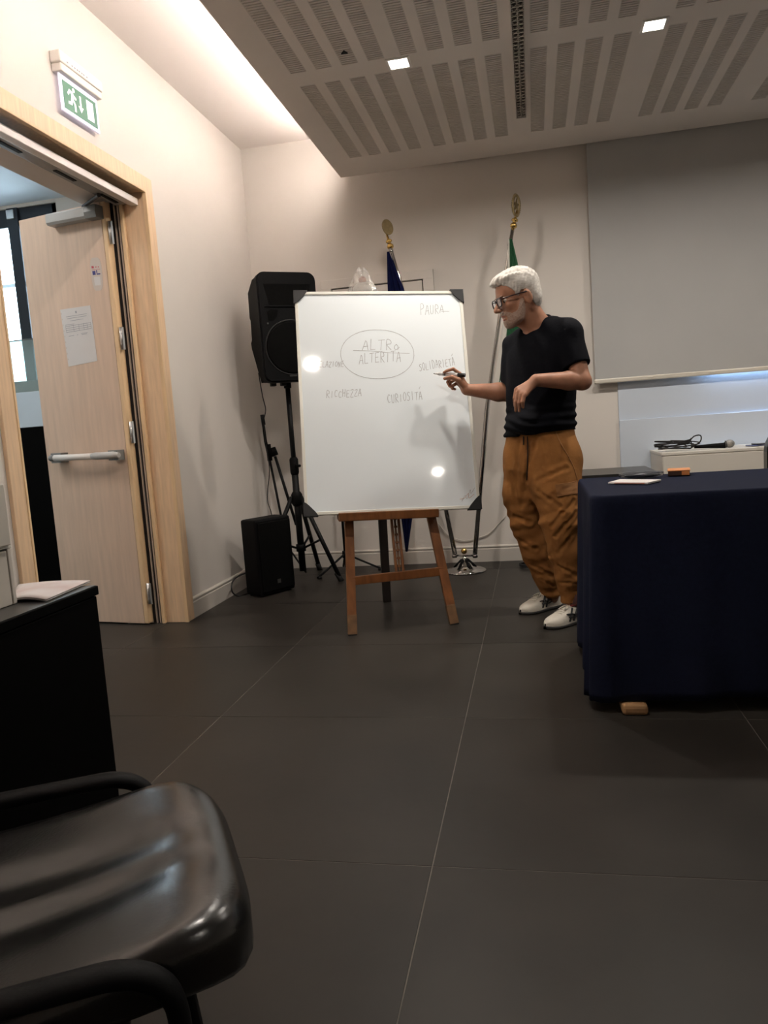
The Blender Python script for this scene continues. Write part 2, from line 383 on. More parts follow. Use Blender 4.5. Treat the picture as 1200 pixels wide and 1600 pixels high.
for r, (y0, y1) in enumerate(rows):
    for s in sx:
        if r not in strip_mesh:
            n = int((y1-y0)/0.0195); p = (y1-y0)/n; b = MB()
            for k in range(n): b.box((0, k*p, 0.0005), (SW, k*p+p*0.66, 0.010))
            b.box((0, 0, 0.0005), (0.0035, y1-y0, 0.010)); b.box((SW-0.0035, 0, 0.0005), (SW, y1-y0, 0.010))
            o = b.build('acoustic_strip', 'canopy_slat', can, origin=(0, 0, 0)); strip_mesh[r] = o.data
        else:
            o = bpy.data.objects.new('acoustic_strip', strip_mesh[r]); COL.objects.link(o); o.parent = can
        o.location = Vector((s, y0, CZ))-can.location
for q, (x, y) in enumerate(((-0.95, 4.6), (0.75, 4.6), (2.4, 4.6), (-0.95, 1.0), (0.75, 1.0), (2.4, 1.0))):
    MB().tube([(x, y, CZ+0.06), (x, y, ZC)], 0.006, 6).build('hanger_rod', 'steel', can)
o = MB().prism([(-0.015, 0.010), (0.017, 0.013), (0.004, -0.016)], (-0.788, 3.699, CZ), EX, EY, EZ, -0.006, 0).build('ceiling_sensor', 'black_plastic', None, (-0.788, 3.699, CZ))
tag(o, 'tiny dark sensor tip on the grey acoustic ceiling strips', 'sensor')
# ------------------------------------------------------------------ lattice lighting track
t = thing('ceiling_track', (0.018, 3.0, CZ), 'long metal lattice track running along the suspended ceiling', 'track')
b = MB(); y0t, y1t = -1.8, TRK[2]
b.box((-0.014, y0t, CZ-0.020), (-0.009, y1t, CZ)); b.box((0.045, y0t, CZ-0.020), (0.050, y1t, CZ)); b.box((-0.009, y1t-0.005, CZ-0.020), (0.045, y1t, CZ))
b.build('channel', 'canopy_slat', t)
MB().box((-0.009, y0t, CZ-0.004), (0.045, y1t-0.005, CZ-0.0005)).build('channel_back', 'dark_void', t)
b = MB(); p = 0.038; n = int((y1t-1.6)/p)
hexo = [(0.012*math.cos(math.radians(a)), 0.012*math.sin(math.radians(a))) for a in range(0, 360, 60)]
for k in range(n):
    yy = y1t-0.02-k*p
    for xx in (0.004, 0.032):
        b.obox((xx, yy, CZ-0.016), nrm((1, 1, 0)), nrm((-1, 1, 0)), EZ, (-0.016, -0.0022, 0), (0.016, 0.0022, 0.006))
        b.obox((xx, yy, CZ-0.016), nrm((1, -1, 0)), nrm((1, 1, 0)), EZ, (-0.016, -0.0022, 0), (0.016, 0.0022, 0.006))
        b.box((xx-0.005, yy-0.005, CZ-0.018), (xx+0.005, yy+0.005, CZ-0.008))
b.box((0.0165, 1.6, CZ-0.018), (0.0195, y1t-0.006, CZ-0.010))
tag(b.build('lattice', 'lattice', t), kind='stuff')
# ------------------------------------------------------------------ downlights
LAMPS = [(-0.559, 3.895, 'square white downlight glowing in the ceiling above the whiteboard'),
         (0.637, 3.937, 'square warm downlight glowing in the ceiling near the projection screen')]
LAMPS += [(-0.36, 2.12, 'square downlight in the ceiling in front of the whiteboard'), (1.62, 0.62, 'square downlight in the ceiling over the hall in front of the table'), (1.835, 3.94, 'square downlight in the ceiling above the back cabinets')]
for x, y, lab in LAMPS:
    t = thing('ceiling_downlight', (x, y, CZ), lab, 'downlight', 'ceiling downlights')
    b = MB()
    for lo, hi in (((-.058, -.058), (.058, -.046)), ((-.058, .046), (.058, .058)), ((-.058, -.046), (-.046, .046)), ((.046, -.046), (.058, .046))):
        b.box((x+lo[0], y+lo[1], CZ-0.006), (x+hi[0], y+hi[1], CZ))
    b.build('trim', 'lamp_trim', t)
    MB().box((x-0.046, y-0.046, CZ-0.003), (x+0.046, y+0.046, CZ-0.0005)).build('diffuser', 'lamp_glow', t)
    area('downlight_beam', (x, y, CZ-0.010), (x, y, 0), 0.085, 0.085, P_DOWN*(0.35 if x > 1 and y < 1 else 1.0), (1.0, 0.92, 0.83), math.radians(164), t)
# cove strip on top of the canopy's left edge
t = thing('cove_light_strip', (CX0+0.05, 1.5, CZ+0.06), 'warm light strip hidden on top of the suspended ceiling edge', 'light strip')
MB().rbox((CX0-0.024, CY0+0.1, CZ+0.029), (CX0-0.0045, CY1-0.09, CZ+0.032), 0.001).build('channel', 'alu_white', t)
MB().tube([(CX0-0.015, CY0+0.12, CZ+0.045), (CX0-0.015, CY1-0.10, CZ+0.045)], 0.010, 8).build('diffuser', 'led_warm', t)
# cool strip behind the projection screen
# ------------------------------------------------------------------ projection screen
YS = YB-0.052
sc_x0, sc_x1, sc_z0 = at(930, 598, 1, YS)[0], 2.75, at(930, 596, 1, YS)[2]
t = thing('projection_screen', (1.6, YS, sc_z0), 'large grey roll-down projection screen lowered in front of the back wall', 'projection screen')
MB().box((sc_x0+0.002, YS-0.0015, sc_z0+0.006), (sc_x1, YS+0.0015, 2.99)).build('fabric', 'screen_fabric', t)
MB().bbox((0, YS, sc_z0), EX, EY, EZ, (sc_x0-0.006, -0.013, -0.018), (sc_x1+0.02, 0.013, 0.012), 0.007).build('bottom_bar', 'screen_bar', t)
for x in (sc_x0+0.36, sc_x0+0.75):
    MB().ell((x, YS-0.0145, sc_z0-0.002), (0.018, 0.0025, 0.004)).build('bar_clip', 'screen_bar', t)
MB().tube([(sc_x0-0.02, YS, 2.99), (sc_x1+0.02, YS, 2.99)], 0.040, 16).build('roller_case', 'alu_white', t)
t = thing('screen_light_strip', (2.1, YB-0.03, 1.35), 'cool white light strip on the wall behind the projection screen', 'light strip')
MB().rbox((1.05, YB-0.034, 1.318), (2.75, YB-0.012, 1.348), 0.003).build('channel', 'alu_white', t)
MB().box((1.06, YB-0.032, 1.3145), (2.74, YB-0.014, 1.3178)).build('diffuser', 'led_cool', t)
area('screen_strip_glow', (1.95, YB-0.024, 1.313), (1.95, YB-0.020, 0), 1.6, 0.016, P_STRIP, (0.42, 0.64, 1.0), math.pi, t)
# ================================================================== DOORWAY AND LOBBY
dr = thing('door_1', (XL, DY1, 0), None, None, kind='structure')
b = MB(); cw = 0.082
b.rbox((XL, DY1, 0), (XL+0.018, DY1+cw, DZ+cw), 0.003); b.rbox((XL, DY0-cw, 0), (XL+0.018, DY0, DZ+cw), 0.003); b.rbox((XL, DY0, DZ), (XL+0.018, DY1, DZ+cw), 0.003)
b.build('casing', 'oak', dr)
b = MB()
b.rbox((XL, DY1-0.006, 0), (XL+0.022, DY1+0.006, DZ+0.006), 0.002); b.rbox((XL, DY0-0.006, 0), (XL+0.022, DY0+0.006, DZ+0.006), 0.002); b.rbox((XL, DY0, DZ-0.006), (XL+0.022, DY1, DZ+0.006), 0.002)
b.build('casing_bead', 'oak_edge', dr)
JX = XL-0.115
MB().rbox((JX, DY1, 0), (XL+0.002, DY1+0.03, DZ+0.03), 0.002).build('jamb', 'oak', dr)
MB().rbox((JX, DY0-0.03, 0), (XL+0.002, DY0, DZ+0.03), 0.002).build('jamb', 'oak', dr)
MB().rbox((JX, DY0, DZ), (XL+0.002, DY1, DZ+0.03), 0.002).build('head_jamb', 'oak', dr)
MB().rbox((JX-0.020, DY1-0.020, 0), (JX, DY1+0.03, DZ), 0.002).build('door_stop', 'oak_edge', dr)
MB().rbox((JX-0.020, DY0-0.03, 0), (JX, DY0+0.020, DZ), 0.002).build('door_stop', 'oak_edge', dr)
for k, (a, c, m) in enumerate(((0.020, 0.032, 'seal_dark'), (0.032, 0.040, 'seal_light'), (0.040, 0.054, 'seal_dark'), (0.054, 0.061, 'seal_light'), (0.061, 0.085, 'seal_dark'))):
    dep = 0.004 if m == 'seal_dark' else -0.006
    MB().box((JX-c, DY1+dep, 0), (JX-a, DY1+0.03, DZ)).build('door_seal', m, dr)
MB().rbox((XL-WT-0.002, DY1, 0), (JX-0.085, DY1+0.03, DZ), 0.002).build('rear_jamb', 'lobby_wall', dr)
MB().rbox((XL-WT-0.002, DY0-0.03, 0), (JX-0.02, DY0, DZ), 0.002).build('rear_jamb', 'lobby_wall', dr)
b = MB(); b.rbox((XL-WT-0.002, DY0, DZ-0.02), (JX-0.075, DY1, DZ+0.03), 0.002); b.build('soffit', 'canopy', dr)
b = MB(); b.rbox((JX-0.072, DY0, DZ-0.006), (JX, DY1, DZ+0.03), 0.001); b.build('head_recess', 'seal_dark', dr)
# slide rail under the head jamb
b = MB(); b.rbox((XL-0.072, DY0+0.005, DZ-0.068), (XL-0.028, DY1-0.006, DZ-0.032), 0.003)
b.build('closer_rail', 'alu_white', dr)
b = MB(); b.rbox((XL-0.155, DY0+0.005, DZ-0.056), (XL-0.0725, DY1-0.012, DZ-0.028), 0.002); b.build('rail_channel', 'grey_plastic_dark', dr)
for y in (3.02, 3.42, 3.80):
    MB().rbox((XL-0.130, y-0.10, DZ-0.059), (XL-0.110, y+0.06, DZ-0.0562), 0.001).build('rail_slot', 'black_plastic', dr)
# far leaf, swung out into the lobby
HP = V(-2.190, 3.868, 0); dl = nrm((-0.607, 0.123, 0)); nl = nrm(np.cross(dl, EZ)); nl = nl if nl[1] < 0 else -nl
LW, LT, LH = 0.618, 0.045, 2.325
def leafp(x, y, off=0.0): return atp(x, y, HP+nl*off, nl)
lf = thing('door_leaf', HP, 'pale oak door leaf with a push bar, swung open into the lobby', 'door')
MB().bbox(HP, dl, -nl, EZ, (0.030, 0, 0.008), (LW, LT, LH), 0.002).build('panel', 'oak_leaf', lf)
MB().bbox(HP, dl, -nl, EZ, (0.0, 0.0, 0.008), (0.030, LT, LH), 0.006).build('edge_lipping', 'oak_edge', lf)
for z in (2.16, 1.60, 1.09, 0.18):
    b = MB(); c = HP+dl*(-0.010)-nl*0.012
    b.tube([c+EZ*(z-0.06), c+EZ*(z+0.06)], 0.008, 8); b.obox(c+EZ*z, dl, -nl, EZ, (-0.020, 0.0, -0.06), (0.012, 0.003, 0.06))
    for zz in (-0.03, 0.0, 0.03): b.tube([c+EZ*(z+zz-0.001), c+EZ*(z+zz+0.001)], 0.0095, 8)
    b.build('hinge', 'steel', lf)
# push bar
A = leafp(84, 716, 0.055); B = leafp(186, 711, 0.055); bar = nrm(B-A)
pb = thing('push_bar', A-nl*0.055, 'grey panic push bar across the open oak door leaf', 'push bar')
MB().tube([A, A+(B-A)*0.62], 0.0155, 12, flat=1.15).build('bar', 'alu_white', pb)
MB().tube([A+(B-A)*0.60, A+(B-A)*0.66, A+(B-A)*0.92, B], [0.0175, 0.021, 0.021, 0.014], 12).build('end_cap', 'grey_plastic', pb)
MB().tube([A-bar*0.03, A-bar*0.02, A+bar*0.004], [0.014, 0.0185, 0.0185], 12).build('end_cap', 'grey_plastic_dark', pb)
MB().obox(A, bar, EZ, -nl, (-0.02, -0.028, 0.0), (0.055, 0.028, 0.055)).build('bracket', 'grey_plastic_dark', pb)
MB().obox(B, bar, EZ, -nl, (-0.075, -0.028, 0.0), (-0.01, 0.028, 0.055)).build('bracket', 'grey_plastic_dark', pb)
# door closer
A = leafp(80, 345, 0.03); B = leafp(152, 331, 0.03)
dc = thing('door_closer', A-nl*0.03, 'grey door closer with a folding arm at the top of the oak leaf', 'door closer')
prof = [(0.0, -0.030), (0.050, -0.030), (0.060, -0.018), (0.060, 0.022), (0.050, 0.032), (0.0, 0.032)]
MB().prism(prof, A-nl*0.03, nl, EZ, nrm(B-A), -0.01, float(np.linalg.norm(B-A))*0.80).build('body', 'grey_plastic', dc)
MB().prism([(0, -0.032), (0.056, -0.032), (0.062, 0.0), (0.056, 0.034), (0, 0.034)], A-nl*0.03, nl, EZ, nrm(B-A), float(np.linalg.norm(B-A))*0.80, float(np.linalg.norm(B-A))+0.012).build('end_cover', 'grey_plastic_dark', dc)
p1 = A+(B-A)*0.72+EZ*0.04; p2 = V(XL-0.122, at(153, 291, 0, XL-0.122)[1], DZ-0.064)
MB().tube([p1-EZ*0.02, p1, p1*0.02+p2*0.98, p2], [0.010, 0.010, 0.010, 0.011], 8).build('arm', 'alu_dark', dc)
# notice in a plastic sleeve
c = [leafp(x, y, 0.0015) for x, y in ((94, 484), (141, 477), (152, 564), (107, 573))]
nt_ = thing('paper_notice', c[3], 'white printed notice in a clear sleeve taped to the oak door leaf', 'notice')
b = MB(); b.add(c+[p-nl*0.001 for p in c], [(0, 1, 2, 3), (7, 6, 5, 4), (0, 4, 5, 1), (1, 5, 6, 2), (2, 6, 7, 3), (3, 7, 4, 0)]); b.build('sheet', 'paper', nt_)
def quadp(c, u, v): return (c[0]*(1-u)+c[1]*u)*(1-v)+(c[3]*(1-u)+c[2]*u)*v
def rect_on(b, c, u0, u1, v0, v1, n, off):
    q = [quadp(c, u, v)+n*off for u, v in ((u0, v0), (u1, v0), (u1, v1), (u0, v1))]
    b.add(q+[p-n*0.0004 for p in q], [(0, 1, 2, 3), (7, 6, 5, 4), (0, 4, 5, 1), (1, 5, 6, 2), (2, 6, 7, 3), (3, 7, 4, 0)])
b = MB(); rect_on(b, c, 0.49, 0.53, 0.06, 0.10, nl, 0.0006)
for u0, u1, v in ((0.16, 0.86, 0.135), (0.18, 0.84, 0.17), (0.28, 0.72, 0.215), (0.10, 0.40, 0.275), (0.10, 0.94, 0.30), (0.10, 0.94, 0.335), (0.10, 0.94, 0.37), (0.10, 0.94, 0.405), (0.16, 0.34, 0.475), (0.44, 0.48, 0.475), (0.58, 0.80, 0.465), (0.60, 0.78, 0.485)):
    rect_on(b, c, u0, u1, v, v+0.007, nl, 0.0006)
for u in (0.10, 0.36, 0.54, 0.70, 0.82, 0.938): rect_on(b, c, u, u+0.006, 0.295, 0.412, nl, 0.0006)
tag(b.build('print', 'paper_print', nt_), kind='stuff')
b = MB()
for k in range(9): rect_on(b, c, 0.012, 0.035, 0.06+k*0.1, 0.085+k*0.1, nl, 0.0006)
tag(b.build('sleeve_holes', 'sticker', nt_), kind='stuff')
# sticker
c = [leafp(x, y, 0.001) for x, y in ((139, 403), (157, 402), (162, 453), (146, 455))]
st = thing('door_sticker', c[3], 'small sticker with blue and red print high on the oak door leaf', 'sticker')
b = MB(); ctr = sum(c)/4; poly = []
for a, bb in rounded_rect(1.0, 1.0, 0.30): poly.append(quadp(c, a+0.5, 0.5-bb))
n = len(poly); b.add(poly+[p-nl*0.0008 for p in poly], [tuple(range(n)), tuple(range(n, 2*n))[::-1]]+[(i, n+i, n+(i+1) % n, (i+1) % n) for i in range(n)]); b.build('backing', 'sticker', st)
b = MB(); rect_on(b, c, 0.14, 0.42, 0.40, 0.52, nl, 0.0006); b.build('print', 'sticker_blue', st); b = MB(); rect_on(b, c, 0.50, 0.58, 0.38, 0.47, nl, 0.0006); b.build('print', 'sticker_blue', st); b = MB(); rect_on(b, c, 0.50, 0.84, 0.48, 0.52, nl, 0.0006); b.build('print', 'sticker_blue', st)
for q_ in ((0.12, 0.32, 0.25, 0.32), (0.46, 0.56, 0.27, 0.30), (0.68, 0.76, 0.27, 0.30), (0.12, 0.86, 0.355, 0.365)): b = MB(); rect_on(b, c, *q_, nl, 0.0006); b.build('print', 'sticker_red', st)
b = MB(); rect_on(b, c, 0.22, 0.80, 0.58, 0.84, nl, 0.0006); b.build('print_panel', 'paper', st)
# near leaf, half open
HN = V(-2.190, DY0+0.045, 0); fe = at(41, 908, 0, -2.46); dn = nrm((fe[0]-HN[0], fe[1]-HN[1], 0)); nn = nrm(np.cross(dn, EZ)); nn = nn if nn[0] > 0 else -nn
WN = float(np.linalg.norm((fe-HN)[:2]))
lf2 = thing('door_leaf', HN, 'pale oak door leaf standing half open beside the black desk', 'door')
MB().bbox(HN, dn, -nn, EZ, (0.0, 0, 0.008), (WN-0.03, LT, LH), 0.002).build('panel', 'oak_leaf', lf2)
MB().bbox(HN, dn, -nn, EZ, (WN-0.03, 0, 0.008), (WN, LT, LH), 0.004).build('edge_lipping', 'oak_edge', lf2)
# ------------------------------------------------------------------ exit sign
es = thing('exit_sign', (XL, 3.35, 2.5), 'illuminated green emergency exit sign above the oak doorway', 'exit sign')
MB().rbox((XL, 3.185, 2.700), (XL+0.052, 3.525, 2.750), 0.006).build('housing', 'sign_body', es)
MB().rbox((XL, 3.192, 2.664), (XL+0.048, 3.518, 2.699), 0.006).build('lamp_cover', 'sign_body', es)
b = MB()
for y0 in (3.235, 3.27, 3.29, 3.31, 3.325, 3.345, 3.36, 3.385): b.box((XL+0.0522, y0, 2.711), (XL+0.0527, y0+0.010, 2.717))
tag(b.build('print', 'paper_print', es), kind='stuff')
SX0 = XL+0.022
MB().rbox((SX0-0.004, 3.205, 2.506), (SX0+0.004, 3.503, 2.664), 0.002).build('light_panel', 'sign_edge', es)
MB().box((SX0+0.004, 3.222, 2.522), (SX0+0.0052, 3.486, 2.642)).build('green_face', 'sign_green', es)
b = MB(); so = V(SX0+0.0052, 3.222, 2.522)
def sgn(poly): b.prism(poly, so, EY, EZ, EX, 0, 0.0008)
sgn([(0.182, 0.018), (0.236, 0.018), (0.236, 0.104), (0.182, 0.104)])
sgn([(0.126, 0.098), (0.138, 0.098), (0.138, 0.050), (0.152, 0.050), (0.132, 0.024), (0.112, 0.050), (0.126, 0.050)])
sgn([(0.082+0.0095*math.cos(a*math.pi/6), 0.103+0.0095*math.sin(a*math.pi/6)) for a in range(12)])
sgn([(0.048, 0.098), (0.074, 0.092), (0.084, 0.070), (0.072, 0.052), (0.058, 0.056), (0.062, 0.078), (0.050, 0.086)])
sgn([(0.048, 0.098), (0.054, 0.088), (0.040, 0.068), (0.030, 0.074)])
sgn([(0.074, 0.090), (0.082, 0.082), (0.100, 0.074), (0.096, 0.064), (0.080, 0.070)])
sgn([(0.058, 0.058), (0.070, 0.054), (0.062, 0.032), (0.034, 0.030), (0.034, 0.042), (0.052, 0.044)])
sgn([(0.066, 0.056), (0.080, 0.058), (0.092, 0.044), (0.092, 0.012), (0.080, 0.012), (0.080, 0.040)])
b.build('pictogram', 'sign_white', es)
# ------------------------------------------------------------------ lobby shell
LX, LY, LZ = -6.6, 6.50, 3.30
structure(MB().box((LX-0.2, 0.6, -0.12), (XL-WT, LY+0.2, -0.001)), 'floor_lobby', 'tile')
structure(MB().box((LX-0.2, 0.6, LZ), (XL-WT, LY+0.2, LZ+0.15)), 'ceiling_lobby', 'lobby_white')
structure(MB().box((LX-0.2, 0.6, 0), (LX, LY+0.2, LZ)), 'wall_lobby_left', 'lobby_wall')
structure(MB().box((LX-0.2, 0.4, 0), (XL-WT, 0.6, LZ)), 'wall_lobby_near', 'lobby_wall')
structure(MB().box((XL-WT-0.001, YB+0.2, 0), (XL-0.001, LY+0.2, LZ)), 'wall_lobby_right', 'lobby_wall')
WX1, WX0, WZ0, WZ1 = -4.16, -6.45, 0.25, 3.27
b = MB(); b.box((WX1, LY, 0), (XL-WT, LY+0.2, LZ)); b.box((LX, LY, 0), (WX1, LY+0.2, WZ0)); b.box((LX, LY, WZ1), (WX1, LY+0.2, LZ)); b.box((LX, LY, WZ0), (WX0, LY+0.2, WZ1))
structure(b, 'wall_lobby_back', 'lobby_wall')
wn = thing('window_1', (WX1, LY, WZ0), None, None, kind='structure')
mx = at(27, 400, 1, LY)[0]
b = MB()
b.rbox((WX0, LY+0.02, WZ1-0.16), (WX1, LY+0.10, WZ1), 0.004); b.rbox((WX0, LY+0.02, WZ0), (WX1, LY+0.10, WZ0+0.10), 0.004)
b.rbox((WX1-0.06, LY+0.02, WZ0), (WX1, LY+0.10, WZ1), 0.004); b.rbox((WX0, LY+0.02, WZ0), (WX0+0.06, LY+0.10, WZ1), 0.004)
b.build('window_frame', 'window_frame', wn)
MB().rbox((mx-0.055, LY-0.01, WZ0), (mx+0.055, LY+0.10, WZ1), 0.005).build('mullion', 'window_frame', wn)
MB().rbox((mx-1.15, LY-0.01, WZ0), (mx-1.05, LY+0.10, WZ1), 0.005).build('mullion', 'window_frame', wn)
MB().rbox((mx-0.045, LY-0.03, WZ1-0.10), (mx+0.03, LY+0.0, WZ1-0.02), 0.004).build('latch', 'steel', wn)
MB().box((WX0+0.06, LY+0.055, WZ0+0.1), (WX1-0.06, LY+0.061, WZ1-0.16)).build('pane', 'glass', wn)
for z in (0.95, 1.50, 2.05, 2.60):
    MB().rbox((WX0+0.06, LY+0.065, z-0.018), (WX1-0.06, LY+0.085, z+0.018), 0.003).build('glazing_bar', 'muntin_white', wn)
for x in (-6.1, -5.75, -5.4, -5.02, -4.42):
    MB().rbox((x-0.015, LY+0.066, WZ0+0.1), (x+0.015, LY+0.084, WZ1-0.16), 0.003).build('glazing_bar', 'muntin_white', wn)
pl = area('window_portal', ((WX0+WX1)/2, LY+0.12, (WZ0+WZ1)/2), ((WX0+WX1)/2, 0, (WZ0+WZ1)/2), WX1-WX0, WZ1-WZ0, 1.0, (1, 1, 1)); pl.data.cycles.is_portal = True
# ------------------------------------------------------------------ display case in the lobby
DYc = 5.0
t = thing('display_case', (-3.7, DYc+0.25, 0), 'black display case with a glass top standing in the lobby', 'display case')
MB().rbox((-4.35, DYc, 0), (-3.0, DYc+0.55, 1.205), 0.004).build('plinth', 'black_laminate', t)
MB().rbox((-4.35, DYc+0.004, 1.206), (-3.0, DYc+0.546, 1.462), 0.003).build('tray', 'case_white', t)
b = MB(); g = 0.008
b.box((-4.345, DYc+0.008, 1.462), (-3.005, DYc+0.008+g, 1.83)); b.box((-4.345, DYc+0.534, 1.462), (-3.005, DYc+0.542, 1.83))
b.box((-4.345, DYc+0.016, 1.462), (-4.337, DYc+0.534, 1.83)); b.box((-3.013, DYc+0.016, 1.462), (-3.005, DYc+0.534, 1.83)); b.box((-4.345, DYc+0.008, 1.83), (-3.005, DYc+0.542, 1.838))
b.build('glass_hood', 'case_glass', t)
MB().rbox((-4.30, DYc+0.03, 1.463), (-3.05, DYc+0.52, 1.545), 0.004).build('liner', 'grey_plastic', t)

t = thing('lobby_fill_light', (-3.6, 2.9, LZ), 'added fill light panel, out of view in the lobby, brightening the doorway', 'ceiling light')  # added unseen panel, put in to brighten the door leaf, soffit and jamb
MB().rbox((-3.95, 2.55, LZ-0.03), (-3.25, 3.25, LZ), 0.004).build('frame', 'alu_white', t)
MB().box((-3.92, 2.58, LZ-0.034), (-3.28, 3.22, LZ-0.0305)).build('diffuser', 'sign_white', t)
area('lobby_fill_glow', (-3.6, 2.9, LZ-0.04), (-3.6, 2.9, 0), 0.6, 0.6, 28, (1.0, 0.93, 0.86), math.pi, t)
# ================================================================== WHITEBOARD ON EASEL
BC = V(-0.712, 3.7627, 0.590); RZ, TL, RO = 0.3366, 0.2735, -0.0425
eu = V(math.cos(RZ), math.sin(RZ), 0); ev = V(-math.sin(RZ), math.cos(RZ), 0)
e2 = math.cos(TL)*EZ+math.sin(TL)*ev
bx = math.cos(RO)*eu+math.sin(RO)*e2; by = -math.sin(RO)*eu+math.cos(RO)*e2; bn = np.cross(bx, by)
BW, BH = 0.90, 1.195
wb = thing('whiteboard', BC, 'white magnetic whiteboard with black corners and handwritten words, standing on the easel', 'whiteboard')
MB().obox(BC, bx, by, bn, (-BW/2+0.012, 0.012, -0.018), (BW/2-0.012, BH-0.012, -0.003)).build('panel', 'board', wb)
fr = 0.016
for lo, hi in (((-BW/2, 0), (BW/2, fr)), ((-BW/2, BH-fr), (BW/2, BH)), ((-BW/2, fr), (-BW/2+fr, BH-fr)), ((BW/2-fr, fr), (BW/2, BH-fr))):
    MB().bbox(BC, bx, by, bn, (lo[0], lo[1], -0.020), (hi[0], hi[1], 0.002), 0.002).build('frame_rail', 'board_frame', wb)
for sx_, y0, sy_ in ((-1, 0, 1), (1, 0, 1), (-1, BH, -1), (1, BH, -1)):
    c = 0.066; q = [(-0.006, -0.006), (c, -0.006), (c-0.004, 0.004), (0.05, 0.02), (0.022, 0.05), (0.006, c-0.002), (-0.006, c+0.002)]
    poly = [(sx_*(BW/2)-sx_*a, y0+sy_*bb) for a, bb in q]
    MB().prism(poly, BC, bx, by, bn, -0.026, 0.008).build('corner_cap', 'cap_black', wb)
def b2(x, y):
    p = atp(x, y, BC, bn)-BC; return np.array([np.dot(p, bx), np.dot(p, by)])
GL = {'A': [[(0, 0), (.45, 1), (.62, .9), (.9, 0)], [(.15, .38), (.85, .42)]], 'L': [[(.1, 1), (.08, 0), (.8, .02)]],
      'T': [[(0, .96), (1, 1)], [(.5, .98), (.45, 0)]], 'R': [[(.1, 0), (.12, 1), (.7, .92), (.75, .6), (.15, .5), (.85, 0)]],
      'O': [[(.5, 1), (.15, .75), (.1, .3), (.4, 0), (.8, .2), (.88, .7), (.5, 1)]], 'o': [[(.4, .55), (.15, .35), (.2, .08), (.55, .02), (.7, .3), (.4, .55)]],
      'E': [[(.85, 1), (.1, .97), (.1, 0), (.85, .03)], [(.1, .5), (.7, .53)]], 'I': [[(.45, 1), (.4, 0)]],
      'P': [[(.15, -.1), (.18, 1), (.75, .95), (.8, .6), (.2, .45)]], 'U': [[(.1, 1), (.12, .2), (.45, 0), (.75, .2), (.8, 1)]],
      'S': [[(.85, .9), (.45, 1), (.15, .75), (.7, .45), (.7, .12), (.3, 0), (.0, .1)]], 'D': [[(.1, 0), (.12, 1), (.7, .8), (.8, .35), (.5, .03), (.1, 0)]],
      'C': [[(.85, .88), (.4, 1), (.08, .55), (.3, .05), (.85, .1)]], 'H': [[(.1, 1), (.1, 0)], [(.8, 1), (.78, 0)], [(.1, .5), (.8, .52)]],
      'Z': [[(.05, .95), (.85, 1), (.1, .03), (.9, 0)]], 'N': [[(.08, 0), (.1, 1), (.75, 0), (.8, 1)]]}
def stroke(b, pts, w, mats=None):
    Q = [BC+p[0]*bx+p[1]*by for p in pts]
    for a, c in zip(Q[:-1], Q[1:]):
        d = c-a; l = np.linalg.norm(d)
        if l < 1e-5: continue
        d /= l; s = np.cross(bn, d)
        b.obox(a, d, s, bn, (-w*0.3, -w/2, -0.0029), (l+w*0.3, w/2, -0.0024))
def word(txt, p0, p1, hpx, w=0.0021, accent=False, m='ink'):
    a, c = b2(*p0), b2(*p1); d = c-a; L = np.linalg.norm(d); d /= L; up = np.array([-d[1], d[0]])
    h = np.linalg.norm(b2(p0[0], p0[1]-hpx)-a); n = len(txt); st_ = L/n; b = MB(); rnd = random.Random(txt)
    for i, ch in enumerate(txt):
        o = a+d*st_*i+up*rnd.uniform(-0.08, 0.08)*h; sc = rnd.uniform(0.85, 1.08)
        for pl_ in GL[ch]:
            pts = bez([o+d*(q[0]*st_*0.82+q[1]*0.10*h)+up*q[1]*h*sc for q in pl_], 4) if ch in 'OoSCUDPRZ' else [o+d*(q[0]*st_*0.82+q[1]*0.10*h)+up*q[1]*h*sc for q in pl_]
            stroke(b, pts, w)
    if accent: stroke(b, [a+d*(L-st_*0.5)+up*h*1.25, a+d*(L-st_*0.15)+up*h*1.5], w)
    return b.build('handwriting', m, wb)
word('PAURA', (657, 491), (695, 489), 14); word('ALTRo', (566, 546), (627, 545), 16, 0.0023)
word('ALTERITA', (561, 568), (628, 564), 15, 0.0023, True); word('SOLIDARIETA', (656, 580), (712, 570), 12, accent=True)
word('RICCHEZZA', (510, 621), (566, 619), 11); word('CURIOSITA', (606, 630), (661, 623), 13, accent=True); word('RELAZIONE', (494, 573), (538, 573), 9)
b = MB(); stroke(b, [b2(552, 547), b2(580, 548), b2(610, 551), b2(640, 552)], 0.002)
b.build('handwriting', 'ink', wb)
for p_, q_ in (((480, 567), (486, 567)), ((690, 486), (702, 486))): b = MB(); stroke(b, [b2(*p_), b2(*q_)], 0.002); b.build('handwriting', 'ink', wb)
b = MB(); el = []
for k in range(49):
    a = 2*math.pi*k/48+0.3; ce = b2(590, 553); rx = np.linalg.norm(b2(647, 553)-ce); ry = np.linalg.norm(b2(590, 515)-ce)
    el.append(ce+np.array([rx*math.copysign(abs(math.cos(a))**0.9, math.cos(a)), ry*math.sin(a)]))
stroke(b, el, 0.0021); b.build('handwriting', 'ink', wb)
b = MB(); stroke(b, bez([b2(722, 783), b2(727, 774), b2(730, 779), b2(735, 765), b2(736, 771), b2(742, 762)], 5), 0.0018); b.build('handwriting', 'ink', wb)
b = MB(); stroke(b, bez([b2(719, 780), b2(726, 778), b2(732, 771), b2(733, 778), b2(741, 772)], 5), 0.0018); b.build('handwriting', 'ink_red', wb)
